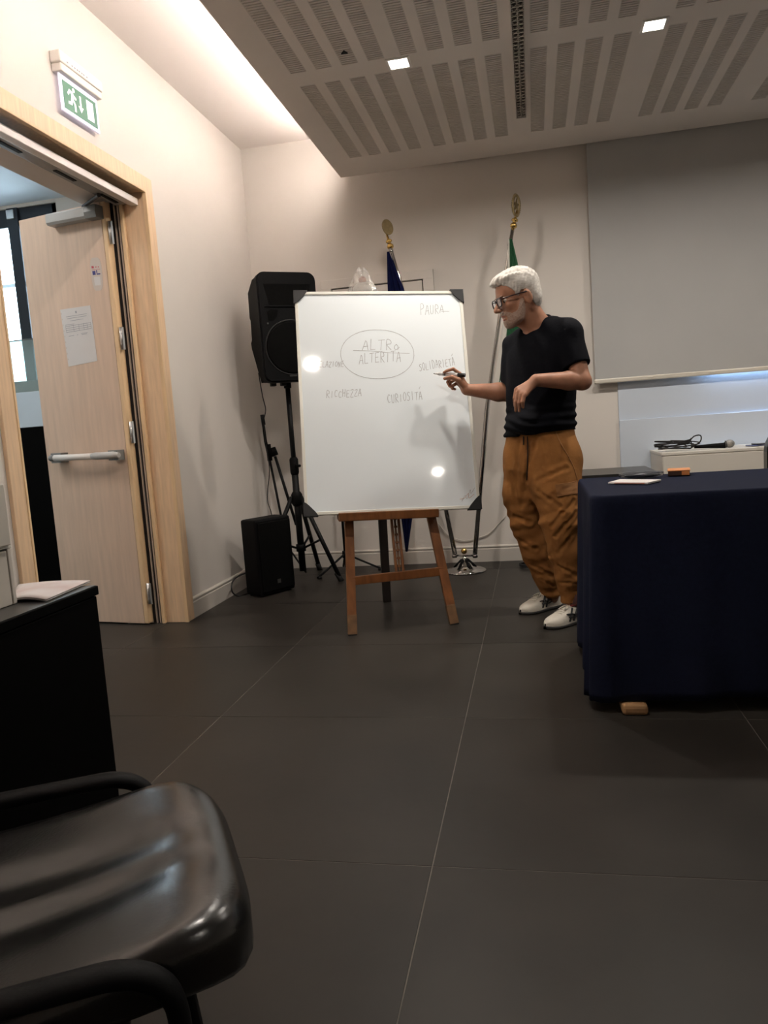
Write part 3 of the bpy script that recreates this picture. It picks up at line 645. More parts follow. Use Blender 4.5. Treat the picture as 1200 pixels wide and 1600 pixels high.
# easel
EO = V(BC[0], BC[1], 0)
def ep(u, v, z): return EO+u*eu+v*ev+z*EZ
ez_ = thing('easel', ep(0, 0.15, 0), 'old brown wooden tripod easel carrying the whiteboard', 'easel')
def vleg(z): return -0.097+0.28*z
def leg_bar(u0, u1, z0, z1, w, d, name, m, dv=0.0, par=None):
    A, B = ep(u0, vleg(z0)+dv, z0), ep(u1, vleg(z1)+dv, z1); L = np.linalg.norm(B-A); ax = (B-A)/L
    s = nrm(eu-np.dot(eu, ax)*ax); k = np.cross(ax, s); k = k if np.dot(k, ev) > 0 else -k
    return MB().bbox(A, s, k, ax, (-w/2, 0, 0), (w/2, d, L), 0.003).build(name, m, par or ez_)
def tops(u0, sl, z): return u0+sl*z
for u0, sl in ((-0.266, 0.072), (0.256, -0.100)):
    L_ = leg_bar(u0, u0+sl*1.60, 0.012, 1.60, 0.046, 0.030, 'leg', 'easel_wood')
    leg_bar(u0, u0+sl*0.10, 0.004, 0.10, 0.0475, 0.0315, 'worn_foot', 'easel_wood_worn', -0.0008, L_)
    leg_bar(u0, u0, 0.0, 0.012, 0.047, 0.031, 'foot_pad', 'black_rubber', -0.0005, L_)
MB().bbox(ep(0, 0, 0), eu, ev, EZ, (-0.150, vleg(1.57)-0.004, 1.555), (0.105, vleg(1.57)+0.034, 1.605), 0.004).build('top_bar', 'easel_wood', ez_)
lp = lambda x, y: atp(x, y, ep(0, vleg(0), 0), np.cross(eu, nrm(ev*0.28+EZ)))
def uz(x, y):
    p = lp(x, y)-EO; return np.dot(p, eu), p[2]
(ua, za), (ub, zb) = uz(557, 908), uz(692, 893)
zs = (za+zb)/2
A, B = ep(ua-0.02, vleg(za)+0.004, za), ep(ub+0.01, vleg(zb)+0.004, zb); ax = nrm(B-A)
MB().bbox(A, ax, ev, np.cross(ax, ev), (0, 0, -0.022), (float(np.linalg.norm(B-A)), 0.022, 0.022), 0.003).build('stretcher', 'easel_wood', ez_)
tz = 0.582; (t0, _), (t1, _) = uz(536, 797), uz(688, 790)
tu0, tu1 = -0.285, 0.225
A = ep(tu0, 0, tz-tu0*0.0); tx = nrm(bx); 
TB = BC-by*0.001
MB().bbox(TB, bx, ev, np.cross(bx, ev), (tu0, -0.022, -0.034), (tu1, 0.075, 0.0), 0.004).build('tray', 'easel_wood', ez_)
MB().bbox(TB, bx, ev, np.cross(bx, ev), (tu0, -0.032, -0.034), (tu1, -0.0225, 0.010), 0.004).build('tray_lip', 'easel_wood', ez_)
for px_ in ((612, 807, 620, 893), (623, 807, 631, 893)):
    (u0, z0), (u1, z1) = uz(px_[2], px_[3]), uz(px_[0], px_[1])
    leg_bar(u0, u1, z0-0.02, z1, 0.013, 0.020, 'mast_rail', 'easel_wood', 0.010)
(u0, z0), (u1, z1) = uz(625.5, 893), uz(617.5, 807)
mst = leg_bar(u0, u1, z0, z1, 0.010, 0.010, 'mast_rack', 'easel_wood_worn', 0.020)
for k in range(7):
    t_ = (k+0.5)/7; leg_bar(u0+(u1-u0)*t_, u0+(u1-u0)*t_, z0+(z1-z0)*t_, z0+(z1-z0)*t_+0.012, 0.018, 0.006, 'rack_tooth', 'easel_wood', 0.014, mst)
A, B = ep(0.006, 0.567, 0.0), ep(0.006, 0.40, 1.57); ax = nrm(B-A)
MB().bbox(A, eu, np.cross(ax, eu), ax, (-0.024, -0.016, 0.0), (0.024, 0.016, float(np.linalg.norm(B-A))), 0.003).build('rear_leg', 'easel_dark', ez_)
# clear plastic bag over the easel head
PB = ep(0.0, 0.33, 1.72)
bc = at(564, 457, 1, 4.20); bt = at(563, 419, 1, 4.20)
rows_ = []; rb = random.Random(3); NS = 56
ph = [rb.uniform(0, 6.28) for _ in range(6)]
for i in range(19):
    t_ = i/18; z = bc[2]-0.16+(bt[2]-bc[2]+0.16)*t_
    rad = float(np.interp(t_, [0, 0.5, 0.62, 0.75, 0.86, 0.94, 1.0], [0.090, 0.088, 0.074, 0.058, 0.046, 0.038, 0.016]))
    cx = bc[0]+(bt[0]-bc[0])*t_; cy = 4.225; row = []
    for k in range(NS):
        a = 2*math.pi*k/NS; tri = lambda x: 2/math.pi*math.asin(math.sin(x))
        w_ = 1+0.12*tri(3*a+ph[0]+4*t_)+0.08*tri(7*a+ph[1]-9*t_)+0.05*tri(13*a+ph[2]+17*t_)
        row.append(V(cx+rad*w_*math.cos(a), cy+rad*0.55*w_*math.sin(a), z+(0.010*tri(4*a+ph[3])+0.006*tri(9*a+ph[4]))*(t_ > 0.3)))
    rows_.append(row)
pbg = thing('plastic_bag', (bc[0], 4.225, bc[2]-0.16), 'crumpled clear plastic bag covering something behind the top of the whiteboard', 'plastic bag')
MB().grid(rows_, closed_u=True, smooth=False).build('bag', 'plastic_bag', pbg)
MB().ell((bc[0]+0.01, 4.225, bc[2]+0.025), (0.060, 0.028, 0.035)).build('wrapped_white_base', 'sign_body', pbg)
MB().ell((bc[0]+0.008, 4.225, bc[2]+0.070), (0.022, 0.018, 0.020)).build('wrapped_knob', 'copper', pbg)
MB().tube([(bc[0], 4.225, bc[2]-0.25), (bc[0], 4.225, bc[2]+0.02)], 0.02, 10).build('wrapped_stem', 'easel_dark', pbg)
# ================================================================== LOUDSPEAKER ON TRIPOD
TC = V(-1.640, 5.06, 0)
sp_n = V(math.sin(math.radians(35)), -math.cos(math.radians(35)), 0); sp_x = V(math.cos(math.radians(35)), math.sin(math.radians(35)), 0)
ZB, HB, WB = 1.365, 0.715, 0.405
SO = V(TC[0], TC[1], ZB)+sp_n*0.17                      # front face centre bottom
tr = thing('speaker_stand', TC, 'black tripod stand under the large loudspeaker in the corner', 'speaker stand')
MB().tube([TC+EZ*0.70, TC+EZ*(ZB-0.0305)], 0.0175, 12).build('upper_pole', 'black_metal', tr)
MB().tube([TC+EZ*0.06, TC+EZ*0.80], 0.024, 12).build('lower_pole', 'black_metal', tr)
MB().tube([TC+EZ*0.74, TC+EZ*0.755, TC+EZ*0.845, TC+EZ*0.86], [0.026, 0.031, 0.031, 0.022], 12).build('collar', 'black_plastic', tr)
MB().tube([TC+V(0.02, -0.02, 0.80), TC+V(0.055, -0.045, 0.80)], 0.010, 8).build('clamp_knob', 'black_plastic', tr)
MB().tube([TC+EZ*0.52, TC+EZ*0.54, TC+EZ*0.60, TC+EZ*0.62], [0.028, 0.040, 0.040, 0.028], 12).build('hub', 'black_plastic', tr)
MB().tube([TC+EZ*0.20, TC+EZ*0.25], 0.034, 12).build('lower_hub', 'black_plastic', tr)
for a in (-20, 85, 205):
    d = V(math.cos(math.radians(a)), math.sin(math.radians(a)), 0); R_ = 0.315
    lg = MB().tube([TC+d*0.035+EZ*0.585, TC+d*R_+EZ*0.018], 0.0155, 10).build('leg', 'black_metal', tr)
    MB().tube([TC+d*(R_-0.03)+EZ*0.055, TC+d*(R_+0.012)+EZ*0.0], [0.017, 0.020], 10).build('rubber_foot', 'black_rubber', lg)
    MB().tube([TC+d*0.03+EZ*0.225, TC+d*0.19+EZ*0.29], 0.008, 8).build('brace', 'black_metal', tr)
sp = thing('loudspeaker', V(TC[0], TC[1], ZB), 'large black plastic loudspeaker mounted on the tripod stand', 'loudspeaker')
def so(a, z, n_=0.0): return SO+a*sp_x+z*EZ+n_*sp_n
outl = [(a, z+HB/2) for a, z in rounded_rect(WB, HB, 0.055, 6)]
MB().prism(outl, SO, sp_x, EZ, sp_n, -0.07, -0.012).build('front_frame', 'black_plastic', sp)
b = MB(); inn = [(a, z+HB/2) for a, z in rounded_rect(WB-0.02, HB-0.02, 0.05, 6)]; b.prism(inn, SO, sp_x, EZ, sp_n, -0.012, 0.0); b.build('front_bezel', 'black_plastic', sp)
prof = [(0.07, 0.02), (0.18, 0.012), (0.355, 0.26), (0.365, 0.30), (0.335, 0.32), (0.325, 0.45), (0.345, 0.47), (0.335, 0.635), (0.20, 0.70), (0.07, 0.70)]
MB().prism(prof, SO, -sp_n, EZ, sp_x, -WB/2+0.025, WB/2-0.025).build('cabinet', 'black_plastic', sp)
b = MB(); b.prism([(-0.13, 0.50), (0.13, 0.50), (0.16, 0.635), (-0.16, 0.635)], SO, sp_x, EZ, sp_n, -0.001, 0.002); b.build('horn_recess', 'black_grille', sp)
b = MB(); b.prism([(-0.165, 0.488), (0.165, 0.488), (0.155, 0.498), (-0.155, 0.498)], SO, sp_x, EZ, sp_n, 0, 0.010); b.build('horn_lip', 'black_plastic', sp)
for sg in (-1, 1):
    q = [(sg*(0.145+0.0), 0.40), (sg*0.150, 0.455), (sg*0.125, 0.475), (sg*0.075, 0.465), (sg*0.085, 0.425), (sg*0.115, 0.395)]
    MB().prism(q, SO, sp_x, EZ, sp_n, -0.001, 0.0015).build('bass_port', 'black_grille', sp)
b = MB()
for r_ in (0.178,):
    b.tube([so(r_*math.cos(math.radians(a)), 0.225+r_*math.sin(math.radians(a)), 0.002) for a in range(0, 361, 10)], 0.004, 6, cap=False)
b.build('woofer_rim', 'cap_black', sp)
MB().lathe(so(0, 0.225, 0.0), sp_n, [(0.0, 0.002), (0.172, 0.002), (0.172, 0.004), (0.16, 0.006), (0.0, 0.014)], 28).build('woofer_grille', 'black_grille', sp)
MB().lathe(so(-0.150, 0.382, 0.0), sp_n, [(0.006, 0.001), (0.006, 0.003), (0.003, 0.004)], 10).build('screw', 'badge', sp)
MB().obox(so(-0.01, 0.040), sp_x, EZ, sp_n, (-0.02, -0.005, 0.001), (0.03, 0.005, 0.003)).build('badge', 'badge', sp)
for a in (-0.12, -0.05, 0.09, 0.15): MB().bbox(so(a, 0, -0.10), sp_x, sp_n, EZ, (-0.018, -0.02, -0.018), (0.018, 0.02, 0.0205), 0.004).build('foot', 'black_rubber', sp)
MB().tube([V(TC[0], TC[1], ZB-0.03), V(TC[0], TC[1], ZB+0.02)], 0.026, 12).build('pole_cup', 'black_plastic', sp)
# cable down to the floor
cb = bez([so(-0.16, 0.09, -0.30), at(410, 618, 1, 5.02), at(415, 640, 1, 5.10), at(412, 662, 1, 5.2), at(417, 705, 1, 5.22), at(421, 735, 1, 5.22), at(418, 780, 1, 5.2), at(426, 812, 1, 5.1), V(-1.80, 5.0, 0.01), V(-1.86, 4.85, 0.006)], 6)
tag(MB().tube(cb, 0.0035, 6).build('speaker_cable', 'black_rubber', None, tuple(cb[-1])), 'thin black cable hanging from the loudspeaker down to the floor', 'cable')
cb = bez([V(-1.93, 4.76, 0.12), at(366, 905, 0, -1.93), at(362, 922, 0, -1.93), at(371, 931, 2, 0.006), V(-1.88, 4.60, 0.006)], 6)
tag(MB().tube(cb, 0.005, 6).build('power_cable', 'black_rubber', None, tuple(cb[-1])), 'black power cable looping to the floor beside the small floor speaker', 'cable')
# ------------------------------------------------------------------ small floor speaker
K = V(-1.730, 4.475, 0); fx = nrm((0.51, 0.86, 0)); fn = V(fx[1], -fx[0], 0)
t = thing('floor_speaker', K+fx*0.14-fn*0.1, 'small black box speaker standing on the floor against the left wall', 'loudspeaker')
MB().bbox(K, fx, -fn, EZ, (0.0, 0.012, 0.008), (0.290, 0.165, 0.497), 0.014).build('cabinet', 'black_plastic', t)
MB().bbox(K, fx, -fn, EZ, (0.012, 0.0, 0.030), (0.278, 0.0118, 0.475), 0.005).build('grille', 'black_grille', t)
MB().bbox(K, fx, -fn, EZ, (0.130, -0.003, 0.072), (0.158, -0.0003, 0.098), 0.002).build('badge', 'badge', t)
for a in (0.03, 0.26):
    for d_ in (0.04, 0.145): MB().tube([K+fx*a-fn*d_, K+fx*a-fn*d_+EZ*0.0079], 0.012, 10).build('foot', 'black_rubber', t)
# ------------------------------------------------------------------ microphone stand leaning in the corner
Ym = 5.36
g = lambda x, y: at(x, y, 1, Ym)
f0 = g(456, 887); f0[2] = 0.0
t = thing('microphone_stand', f0, 'folded black microphone stand leaning in the corner behind the loudspeaker tripod', 'microphone stand')
MB().tube([f0+EZ*0.004, g(436, 790), g(421, 716)], 0.0095, 8).build('mast', 'black_metal', t)
MB().tube([g(421, 716), g(415, 690), g(411, 660)], [0.013, 0.012, 0.0105], 8).build('boom_grip', 'black_plastic', t)
MB().tube([g(412, 664), g(409.5, 648)], 0.015, 8).build('clip_end', 'black_rubber', t)
MB().tube([g(422, 720), g(419, 694)], 0.020, 8).build('boom_clutch', 'black_plastic', t)
MB().tube([g(425, 700), g(430, 712)], 0.026, 10).build('clutch_knob', 'black_plastic', t)
MB().tube([g(430, 713), g(446, 765), g(463, 820)], 0.0115, 8).build('boom_arm', 'black_metal', t)
for dx in (-0.13, 0.02, 0.14): MB().tube([f0+EZ*0.16, f0+V(dx, -0.10 if dx else 0.09, 0.008)], 0.007, 6).build('leg', 'black_metal', t)
# ------------------------------------------------------------------ microphone stand behind the easel
b0 = at(541, 889, 1, 5.30); b0[2] = 0
t = thing('microphone_stand', b0, 'black microphone stand with splayed tripod feet behind the easel', 'microphone stand')
MB().tube([b0+EZ*0.03, b0+EZ*1.25], 0.010, 8).build('mast', 'black_metal', t)
MB().tube([b0+EZ*0.10, b0+EZ*0.15], 0.020, 10).build('hub', 'black_plastic', t)
for px_ in ((497, 903), (597, 889)):
    e = at(px_[0], px_[1], 2, 0.010); lg = MB().tube([b0+EZ*0.13, e], 0.0075, 6).build('leg', 'black_metal', t)
    MB().tube([e-(e-b0)*0.10, e], 0.011, 8).build('rubber_foot', 'black_rubber', lg)
e = b0+V(-0.06, 0.15, 0.010); lg = MB().tube([b0+EZ*0.13, e], 0.0075, 6).build('leg', 'black_metal', t)
# ================================================================== FLAGS
Yf = 5.14; FB = V(-0.505, Yf, 0)
h = lambda x, y, Y=Yf: at(x, y, 1, Y)
t = thing('flag_stand', FB, 'chrome two-pole flag stand with a round stepped base', 'flag stand')
MB().lathe(FB, EZ, [(0.0, 0), (0.142, 0), (0.142, 0.010), (0.135, 0.014), (0.118, 0.016), (0.116, 0.022), (0.095, 0.026), (0.060, 0.040), (0.042, 0.062), (0.020, 0.075), (0.012, 0.085), (0.012, 0.105), (0.0, 0.106)], 40).build('base', 'chrome', t)
for a in range(0, 360, 60): MB().tube([FB+V(0.075*math.cos(math.radians(a)), 0.075*math.sin(math.radians(a)), 0.030), FB+V(0.02*math.cos(math.radians(a)), 0.02*math.sin(math.radians(a)), 0.085)], 0.009, 6).build('base_fin', 'black_plastic', t)
MB().tube([h(709, 868), h(744, 868)], 0.007, 8).build('holder_bar', 'chrome', t)
MB().ell(h(725, 861), (0.021, 0.021, 0.021)).build('ball', 'brass', t)
for x in (710.5, 742.5): MB().lathe(h(x, 870), EZ, [(0.016, -0.006), (0.019, 0.002), (0.019, 0.010), (0.016, 0.0165)], 14).build('socket', 'chrome', t)
def flagpole(pts, label):
    o = thing('flag_pole', h(*pts[0]), label, 'flag pole', 'flag poles on the chrome stand')
    P_ = [h(*q) for q in pts]
    n = len(P_)
    MB().tube(P_, [0.0165 if i < n/2 else 0.0125 for i in range(n)], 12).build('shaft', 'chrome', o)
    MB().lathe(P_[-2], P_[-1]-P_[-2], [(0.015, -0.01), (0.016, 0.0), (0.013, 0.012), (0.013, 0.02)], 12).build('ferrule', 'chrome', o)
    return o, P_
o1, P1 = flagpole([(711, 866), (697, 797), (662, 620), (632, 462), (611, 392), (607, 378)], 'chrome flag pole topped with a plain gold disc')
o2, P2 = flagpole([(742, 866), (752, 745), (761, 640), (770, 570), (797, 382), (802, 352)], 'chrome flag pole topped with a gold wreath ornament')
def knob(p, d, o): MB().lathe(p, d, [(0.010, 0), (0.021, 0.008), (0.023, 0.022), (0.014, 0.034), (0.010, 0.040), (0.022, 0.048), (0.020, 0.058), (0.008, 0.066), (0.006, 0.112)], 16).build('finial_knob', 'brass', o)
d1 = nrm(h(605, 372)-h(612, 396)); knob(h(611, 389), d1, o1)
c_ = h(605.5, 355); ax_ = nrm((0.62, -0.78, 0.12)); b = MB()
x_, y_ = nrm(np.cross(d1, ax_)), None; y_ = np.cross(ax_, x_)
pl_ = [(0.040*math.cos(a*math.pi/14), 0.052*math.sin(a*math.pi/14)) for a in range(28)]
b.prism(pl_, c_, x_, y_, ax_, -0.004, 0.004); b.build('finial_disc', 'brass_dark', o1)
d2 = nrm(h(804, 345)-h(798, 372)); knob(h(801.5, 357), d2, o2)
c_ = h(806.5, 321); ax_ = nrm((0.80, -0.60, 0.0)); x_ = nrm(np.cross(d2, ax_)); y_ = np.cross(ax_, x_); y_ = y_ if y_[2] > 0 else -y_
b = MB(); N_ = 30
ring = [c_+0.034*math.cos(2*math.pi*k/N_)*x_+0.062*math.sin(2*math.pi*k/N_)*y_ for k in range(N_+1)]
b.tube(ring, 0.008, 8, cap=False)
for k in range(N_):
    a = 2*math.pi*k/N_; q = ring[k]
    dd = nrm(-math.sin(a)*x_+math.cos(a)*y_+0.8*(math.cos(a)*x_+math.sin(a)*y_)); b.ell(q+dd*0.008, (0.011, 0.004, 0.005), dd, nrm(np.cross(ax_, dd)), ax_, 6, 4)
b.build('finial_wreath', 'brass_dark', o2)
star = [((0.026 if k % 2 == 0 else 0.011)*math.sin(k*math.pi/5), (0.046 if k % 2 == 0 else 0.018)*math.cos(k*math.pi/5)) for k in range(10)]
MB().prism(star, c_, x_, y_, ax_, -0.004, 0.004).build('finial_star', 'brass_dark', o2)
def drape(zs, left, width, Y, fold, nf, ph0, depth, cols, o, nm):
    nS = 64; rows_ = []
    for i, z in enumerate(zs):
        row = []
        for k in range(nS+1):
            s = k/nS; a = s*nf*2*math.pi+ph0
            row.append(V(left[i]+width[i]*(s+fold*math.sin(2*a)*0.12), Y+depth[i]*math.sin(a)+0.004*math.sin(3*a+z*5), z))
        rows_.append(row)
    for s0, s1, m in cols:
        a, c = int(s0*nS), int(s1*nS)
        ob = MB().grid([r[a:c+1] for r in rows_]).build(nm, m, o, fix=False)
        sl = ob.modifiers.new('thick', 'SOLIDIFY'); sl.thickness = 0.0018
zz = np.linspace(2.17, 0.16, 34)
tip = lambda z: np.interp(z, [0.16, 0.43, 0.6, 1.9, 2.17], [0.012, 0.085, 0.12, 0.115, 0.012])
lf_ = [np.interp(z, [0.16, 0.43, 0.6, 1.7, 1.95, 2.17], [-0.905, -0.925, -0.945, -0.918, -0.908, -0.892]) for z in zz]
o = thing('flag', (-0.88, Yf-0.05, 0.16), 'dark blue flag hanging in folds from the disc-topped pole', 'flag')
drape(zz, lf_, [tip(z) for z in zz], Yf-0.035, 0.6, 3, 0.4, [0.022*min(1, tip(z)/0.1) for z in zz], [(0, 1, 'blue_flag')], o, 'cloth')
zz = np.linspace(2.16, 1.18, 30)
lf_ = [np.interp(z, [1.18, 1.43, 1.8, 2.16], [-0.262, -0.205, -0.128, -0.098]) for z in zz]
wd = [np.interp(z, [1.18, 1.43, 1.8, 2.16], [0.24, 0.20, 0.11, 0.020]) for z in zz]
o = thing('flag', (-0.12, Yf-0.04, 1.18), 'green and white flag hanging behind the man from the wreath-topped pole', 'flag')
drape(zz, lf_, wd, Yf-0.030, 0.5, 3, 1.2, [0.020*min(1, w_/0.1) for w_ in wd], [(0, 0.22, 'white_flag'), (0.22, 1.0, 'green_flag')], o, 'cloth_band')
# white cable drooping along the wall, black cable loop on the floor
tag(MB().tube(bez([V(-0.72, YB-0.010, 0.30), h(700, 836, YB-0.01), h(712, 842, YB-0.01), h(727, 845, YB-0.01), h(748, 840, YB-0.01), h(766, 832, YB-0.01), h(790, 806, YB-0.01)], 6), 0.0035, 6).build('wall_cable', 'cable_white', None, (-0.5, YB-0.01, 0.16)), 'thin white cable drooping low along the back wall behind the flag stand', 'cable')
cl = []
for k in range(60):
    a = 2*math.pi*k/26; r_ = 0.115+0.006*math.sin(k*1.7); cl.append(V(-0.02+r_*math.cos(a), 5.23+0.085*math.sin(a)*(1+0.05*math.sin(k)), 0.007+0.010*(k/26)))
tag(MB().tube(cl, 0.0065, 6).build('cable_coil', 'black_rubber', None, (-0.02, 5.23, 0)), 'coiled black cable lying on the floor behind the man', 'cable')
# ================================================================== TABLE WITH NAVY CLOTH
TX0, TX1, TY0, TY1, TZ = 0.185, 2.10, 2.600, 3.34, 0.735
t = thing('table', (1.1, 2.97, 0), 'long table with pale wooden feet under the navy tablecloth', 'table')
MB().rbox((TX0+0.005, TY0+0.005, TZ-0.03), (TX1-0.005, TY1-0.005, TZ-0.001), 0.004).build('top', 'pale_wood', t)
for x in (0.245, 1.95):
    MB().bbox((0, 0, 0), EX, EY, EZ, (x, 2.55, 0.0), (x+0.085, 3.30, 0.036), 0.012).build('foot', 'pale_wood', t)
    MB().rbox((x+0.012, 2.90, 0.036), (x+0.073, 3.05, TZ-0.03), 0.005).build('post', 'pale_wood', t)
per = []; rc = 0.035
def add_edge(p, q, n):
    for k in range(n): per.append((p[0]+(q[0]-p[0])*k/n, p[1]+(q[1]-p[1])*k/n))
pts = [(a+(TX0+TX1)/2, c+(TY0+TY1)/2) for a, c in rounded_rect(TX1-TX0, TY1-TY0, rc, 8)]
for i in range(len(pts)):
    p, q = pts[i], pts[(i+1) % len(pts)]; L = math.hypot(q[0]-p[0], q[1]-p[1]); add_edge(p, q, max(1, int(L/0.012)))
n = len(per); cx_, cy_ = (TX0+TX1)/2, (TY0+TY1)/2
nrmls = []
for i in range(n):
    a, c = per[i-1], per[(i+1) % n]; d = nrm((c[0]-a[0], c[1]-a[1], 0)); nrmls.append((d[1], -d[0]))
def cornerness(x, y):
    d = min(math.hypot(x-a, y-c) for a in (TX0, TX1) for c in (TY0, TY1)); return math.exp(-(d/0.10)**2)
rows_ = []
for f in (0.0, 0.3, 0.6, 0.85, 0.97): rows_.append([V(cx_+(p[0]-cx_)*f, cy_+(p[1]-cy_)*f, TZ+0.003) for p in per])
prof_ = [(0.003, 0.002), (0.008, -0.002), (0.011, -0.010), (0.012, -0.03)]+[(0.012, -0.03-k*0.0405) for k in range(1, 17)]+[(0.012, -0.705)]
for po, dz in prof_:
    row = []
    for i, p in enumerate(per):
        x, y = p; cn = cornerness(x, y); dn_ = max(0, min(1, -dz/0.70))
        s = x if abs(nrmls[i][1]) > 0.5 else y
        wv = (0.010*math.sin(15*s+1.0)+0.006*math.sin(37*s+2))*dn_**1.3
        if x < TX0+0.02 and y > TY0+0.05: wv += 0.012*math.sin(22*y)*dn_+0.01*dn_
        off = po+wv+0.030*cn*dn_+0.004*dn_
        z = TZ+0.003+dz+0.014*dn_*(1-cn)+0.004*math.sin(11*s)*dn_
        row.append(V(x+nrmls[i][0]*off, y+nrmls[i][1]*off, max(z, 0.004)))
    rows_.append(row)
o = MB().grid(rows_, closed_u=True).build('tablecloth', 'cloth_navy', None, (1.1, 2.97, TZ), fix=False)
sl = o.modifiers.new('thick', 'SOLIDIFY'); sl.thickness = 0.0015; sl.offset = 1
tag(o, 'navy blue cloth draped to the floor over the long table', 'tablecloth')
ZT = TZ+0.0062
tp_ = lambda x, y: at(x, y, 2, ZT)
c = [tp_(950, 756), tp_(1012, 756.5), tp_(1033, 751.5), tp_(969, 751)]
t = thing('notebook', sum(c)/4, 'slim white notebook with a copper edge lying on the navy tablecloth', 'notebook')
b = MB(); b.add(c+[p+EZ*0.006 for p in c], [(3, 2, 1, 0), (4, 5, 6, 7), (0, 1, 5, 4), (1, 2, 6, 5), (2, 3, 7, 6), (3, 0, 4, 7)]); b.build('cover', 'paper', t)
d_ = nrm(c[1]-c[0]); w_ = nrm(np.cross(EZ, d_)); b = MB(); b.obox((c[0]+c[1])/2, d_, w_, EZ, (-0.055, -0.0012, 0.0015), (0.07, 0.0, 0.0045)); b.build('edge_strip', 'copper', t)
p = tp_(1003, 746)
t = thing('wrapped_case', p, 'dark glasses case wrapped in clear plastic on the navy tablecloth', 'case')
rows_ = []
for i in range(13):
    a = i/12; L = -0.062+0.124*a; r_ = 0.030*math.sin(math.pi*min(max(a, 0.02), 0.98))**0.35
    rows_.append([p+V(L, 0, 0)+V(0.1*L, r_*1.0*math.cos(q), 0.0105+0.0105*math.sin(q)*(r_/0.03)) for q in np.linspace(0, 2*math.pi, 18)[:-1]])
MB().grid(rows_, closed_u=True).build('case', 'phone_dark', t)
rows_ = []
for i in range(19):
    a = i/18; L = -0.082+0.160*a; r_ = 0.036*(0.35+0.65*math.sin(math.pi*a)**0.5)
    rows_.append([p+V(L, 0, 0)+V(0.1*L, r_*(1+0.10*math.sin(5*q+3*a))*math.cos(q), 0.0128+0.0122*math.sin(q)*(0.5+0.5*math.sin(math.pi*a)**0.4)*(1+0.08*math.sin(7*q+11*a))) for q in np.linspace(0, 2*math.pi, 30)[:-1]])
MB().grid(rows_, closed_u=True).build('wrapper', 'clear_wrap', t)
a0, a1 = tp_(1043, 744), tp_(1079, 742.5); d_ = nrm(a1-a0); w_ = nrm(np.cross(EZ, d_)); LL = float(np.linalg.norm(a1-a0))
t = thing('orange_packet', (a0+a1)/2, 'small orange card packet with dark sides on the navy tablecloth', 'packet')
MB().bbox(a0, d_, w_, EZ, (0.002, 0.002, 0.0), (LL-0.002, 0.125, 0.018), 0.002).build('box', 'orange_dark', t)
MB().bbox(a0, d_, w_, EZ, (0.0, 0.0, 0.0182), (LL, 0.127, 0.022), 0.001).build('lid', 'orange_box', t)
MB().bbox(a0, d_, w_, EZ, (LL*0.62, -0.0008, 0.002), (LL-0.004, 0.0017, 0.017), 0.0005).build('label', 'orange_box', t)
# ================================================================== FURNITURE AT THE BACK
t = thing('equipment_cabinet', (0.48, 4.9, 0), 'low black equipment cabinet behind the table against the wall', 'cabinet')
MB().rbox((0.20, 4.68, 0.015), (0.700, 5.20, 0.628), 0.004).build('body', 'black_laminate', t)
MB().rbox((0.195, 4.665, 0.629), (0.705, 5.21, 0.650), 0.003).build('top', 'black_top', t)
for x in (0.23, 0.67):
    for y in (4.72, 5.16): MB().tube([(x, y, 0), (x, y, 0.0148)], 0.015, 10).build('foot', 'black_rubber', t)
t = thing('white_cabinet', (1.6, 5.2, 0), 'low white cabinet along the back wall under the projection screen', 'cabinet')
MB().rbox((0.775, 4.965, 0.06), (2.60, 5.455, 0.722), 0.003).build('body', 'white_laminate', t)
MB().rbox((0.770, 4.958, 0.723), (2.605, 5.458, 0.740), 0.002).build('top', 'white_laminate', t)
MB().rbox((0.80, 5.0, 0.0), (2.58, 5.44, 0.0595), 0.002).build('plinth', 'black_laminate', t)
for k in range(3): MB().rbox((0.778+k*0.608, 4.955, 0.07), (0.778+k*0.608+0.602, 4.9645, 0.718), 0.002).build('door', 'white_laminate', t)
zc = 0.7405
m0, m1 = at(1085, 701, 2, zc+0.02), at(1112, 695, 2, zc+0.025)
mA = V(1.045, 5.13, zc+0.017); md = nrm((1.0, -0.12, 0.0)); mB = mA+md*0.13
t = thing('microphone', mA-EZ*0.017, 'handheld microphone with a silver mesh head on the white cabinet', 'microphone')
MB().tube([mA-md*0.05, mA, mB-md*0.01, mB], [0.0095, 0.0115, 0.0165, 0.020], 12).build('handle', 'black_plastic', t)
MB().ell(mB+md*0.027+EZ*0.0085, (0.030, 0.0255, 0.0255), md, np.cross(EZ, md), EZ, 18, 12).build('mesh_head', 'mic_mesh', t)
MB().tube([mB+md*0.000+EZ*0.006, mB+md*0.008+EZ*0.006], 0.0225, 14).build('collar_ring', 'badge', t)
rb = random.Random(5); cl = []
for k in range(90):
    a = 2*math.pi*k/15; ex_ = 0.10+0.03*math.sin(k*0.37); cl.append(V(0.885+ex_*math.cos(a)+0.02*math.sin(k*0.7), 5.12+0.05*math.sin(a+0.3*math.sin(k)), zc+0.008+0.011*(k % 30)/10+0.017*(1+math.sin(a*0.5+k*0.13))))
cl = cl[:80]+[V(0.95, 5.12, zc+0.05), V(0.99, 5.11, zc+0.085), V(1.03, 5.11, zc+0.088), V(1.03, 5.12, zc+0.05), V(0.985, 5.135, zc+0.018), mA-md*0.056]
tag(MB().tube(bez(cl, 3), 0.0042, 6).build('microphone_cable', 'black_rubber', None, (0.88, 5.12, zc)), 'tangled black microphone cable heaped on the white cabinet', 'cable')
a0 = at(1178, 697, 2, zc); t = thing('smartphone', a0, 'phone in a blue case lying on the white cabinet', 'phone')
MB().bbox(a0, nrm((1, 0.25, 0)), nrm((-0.25, 1, 0)), EZ, (-0.035, -0.04, 0.0), (0.115, 0.04, 0.009), 0.004).build('case', 'phone_blue', t)
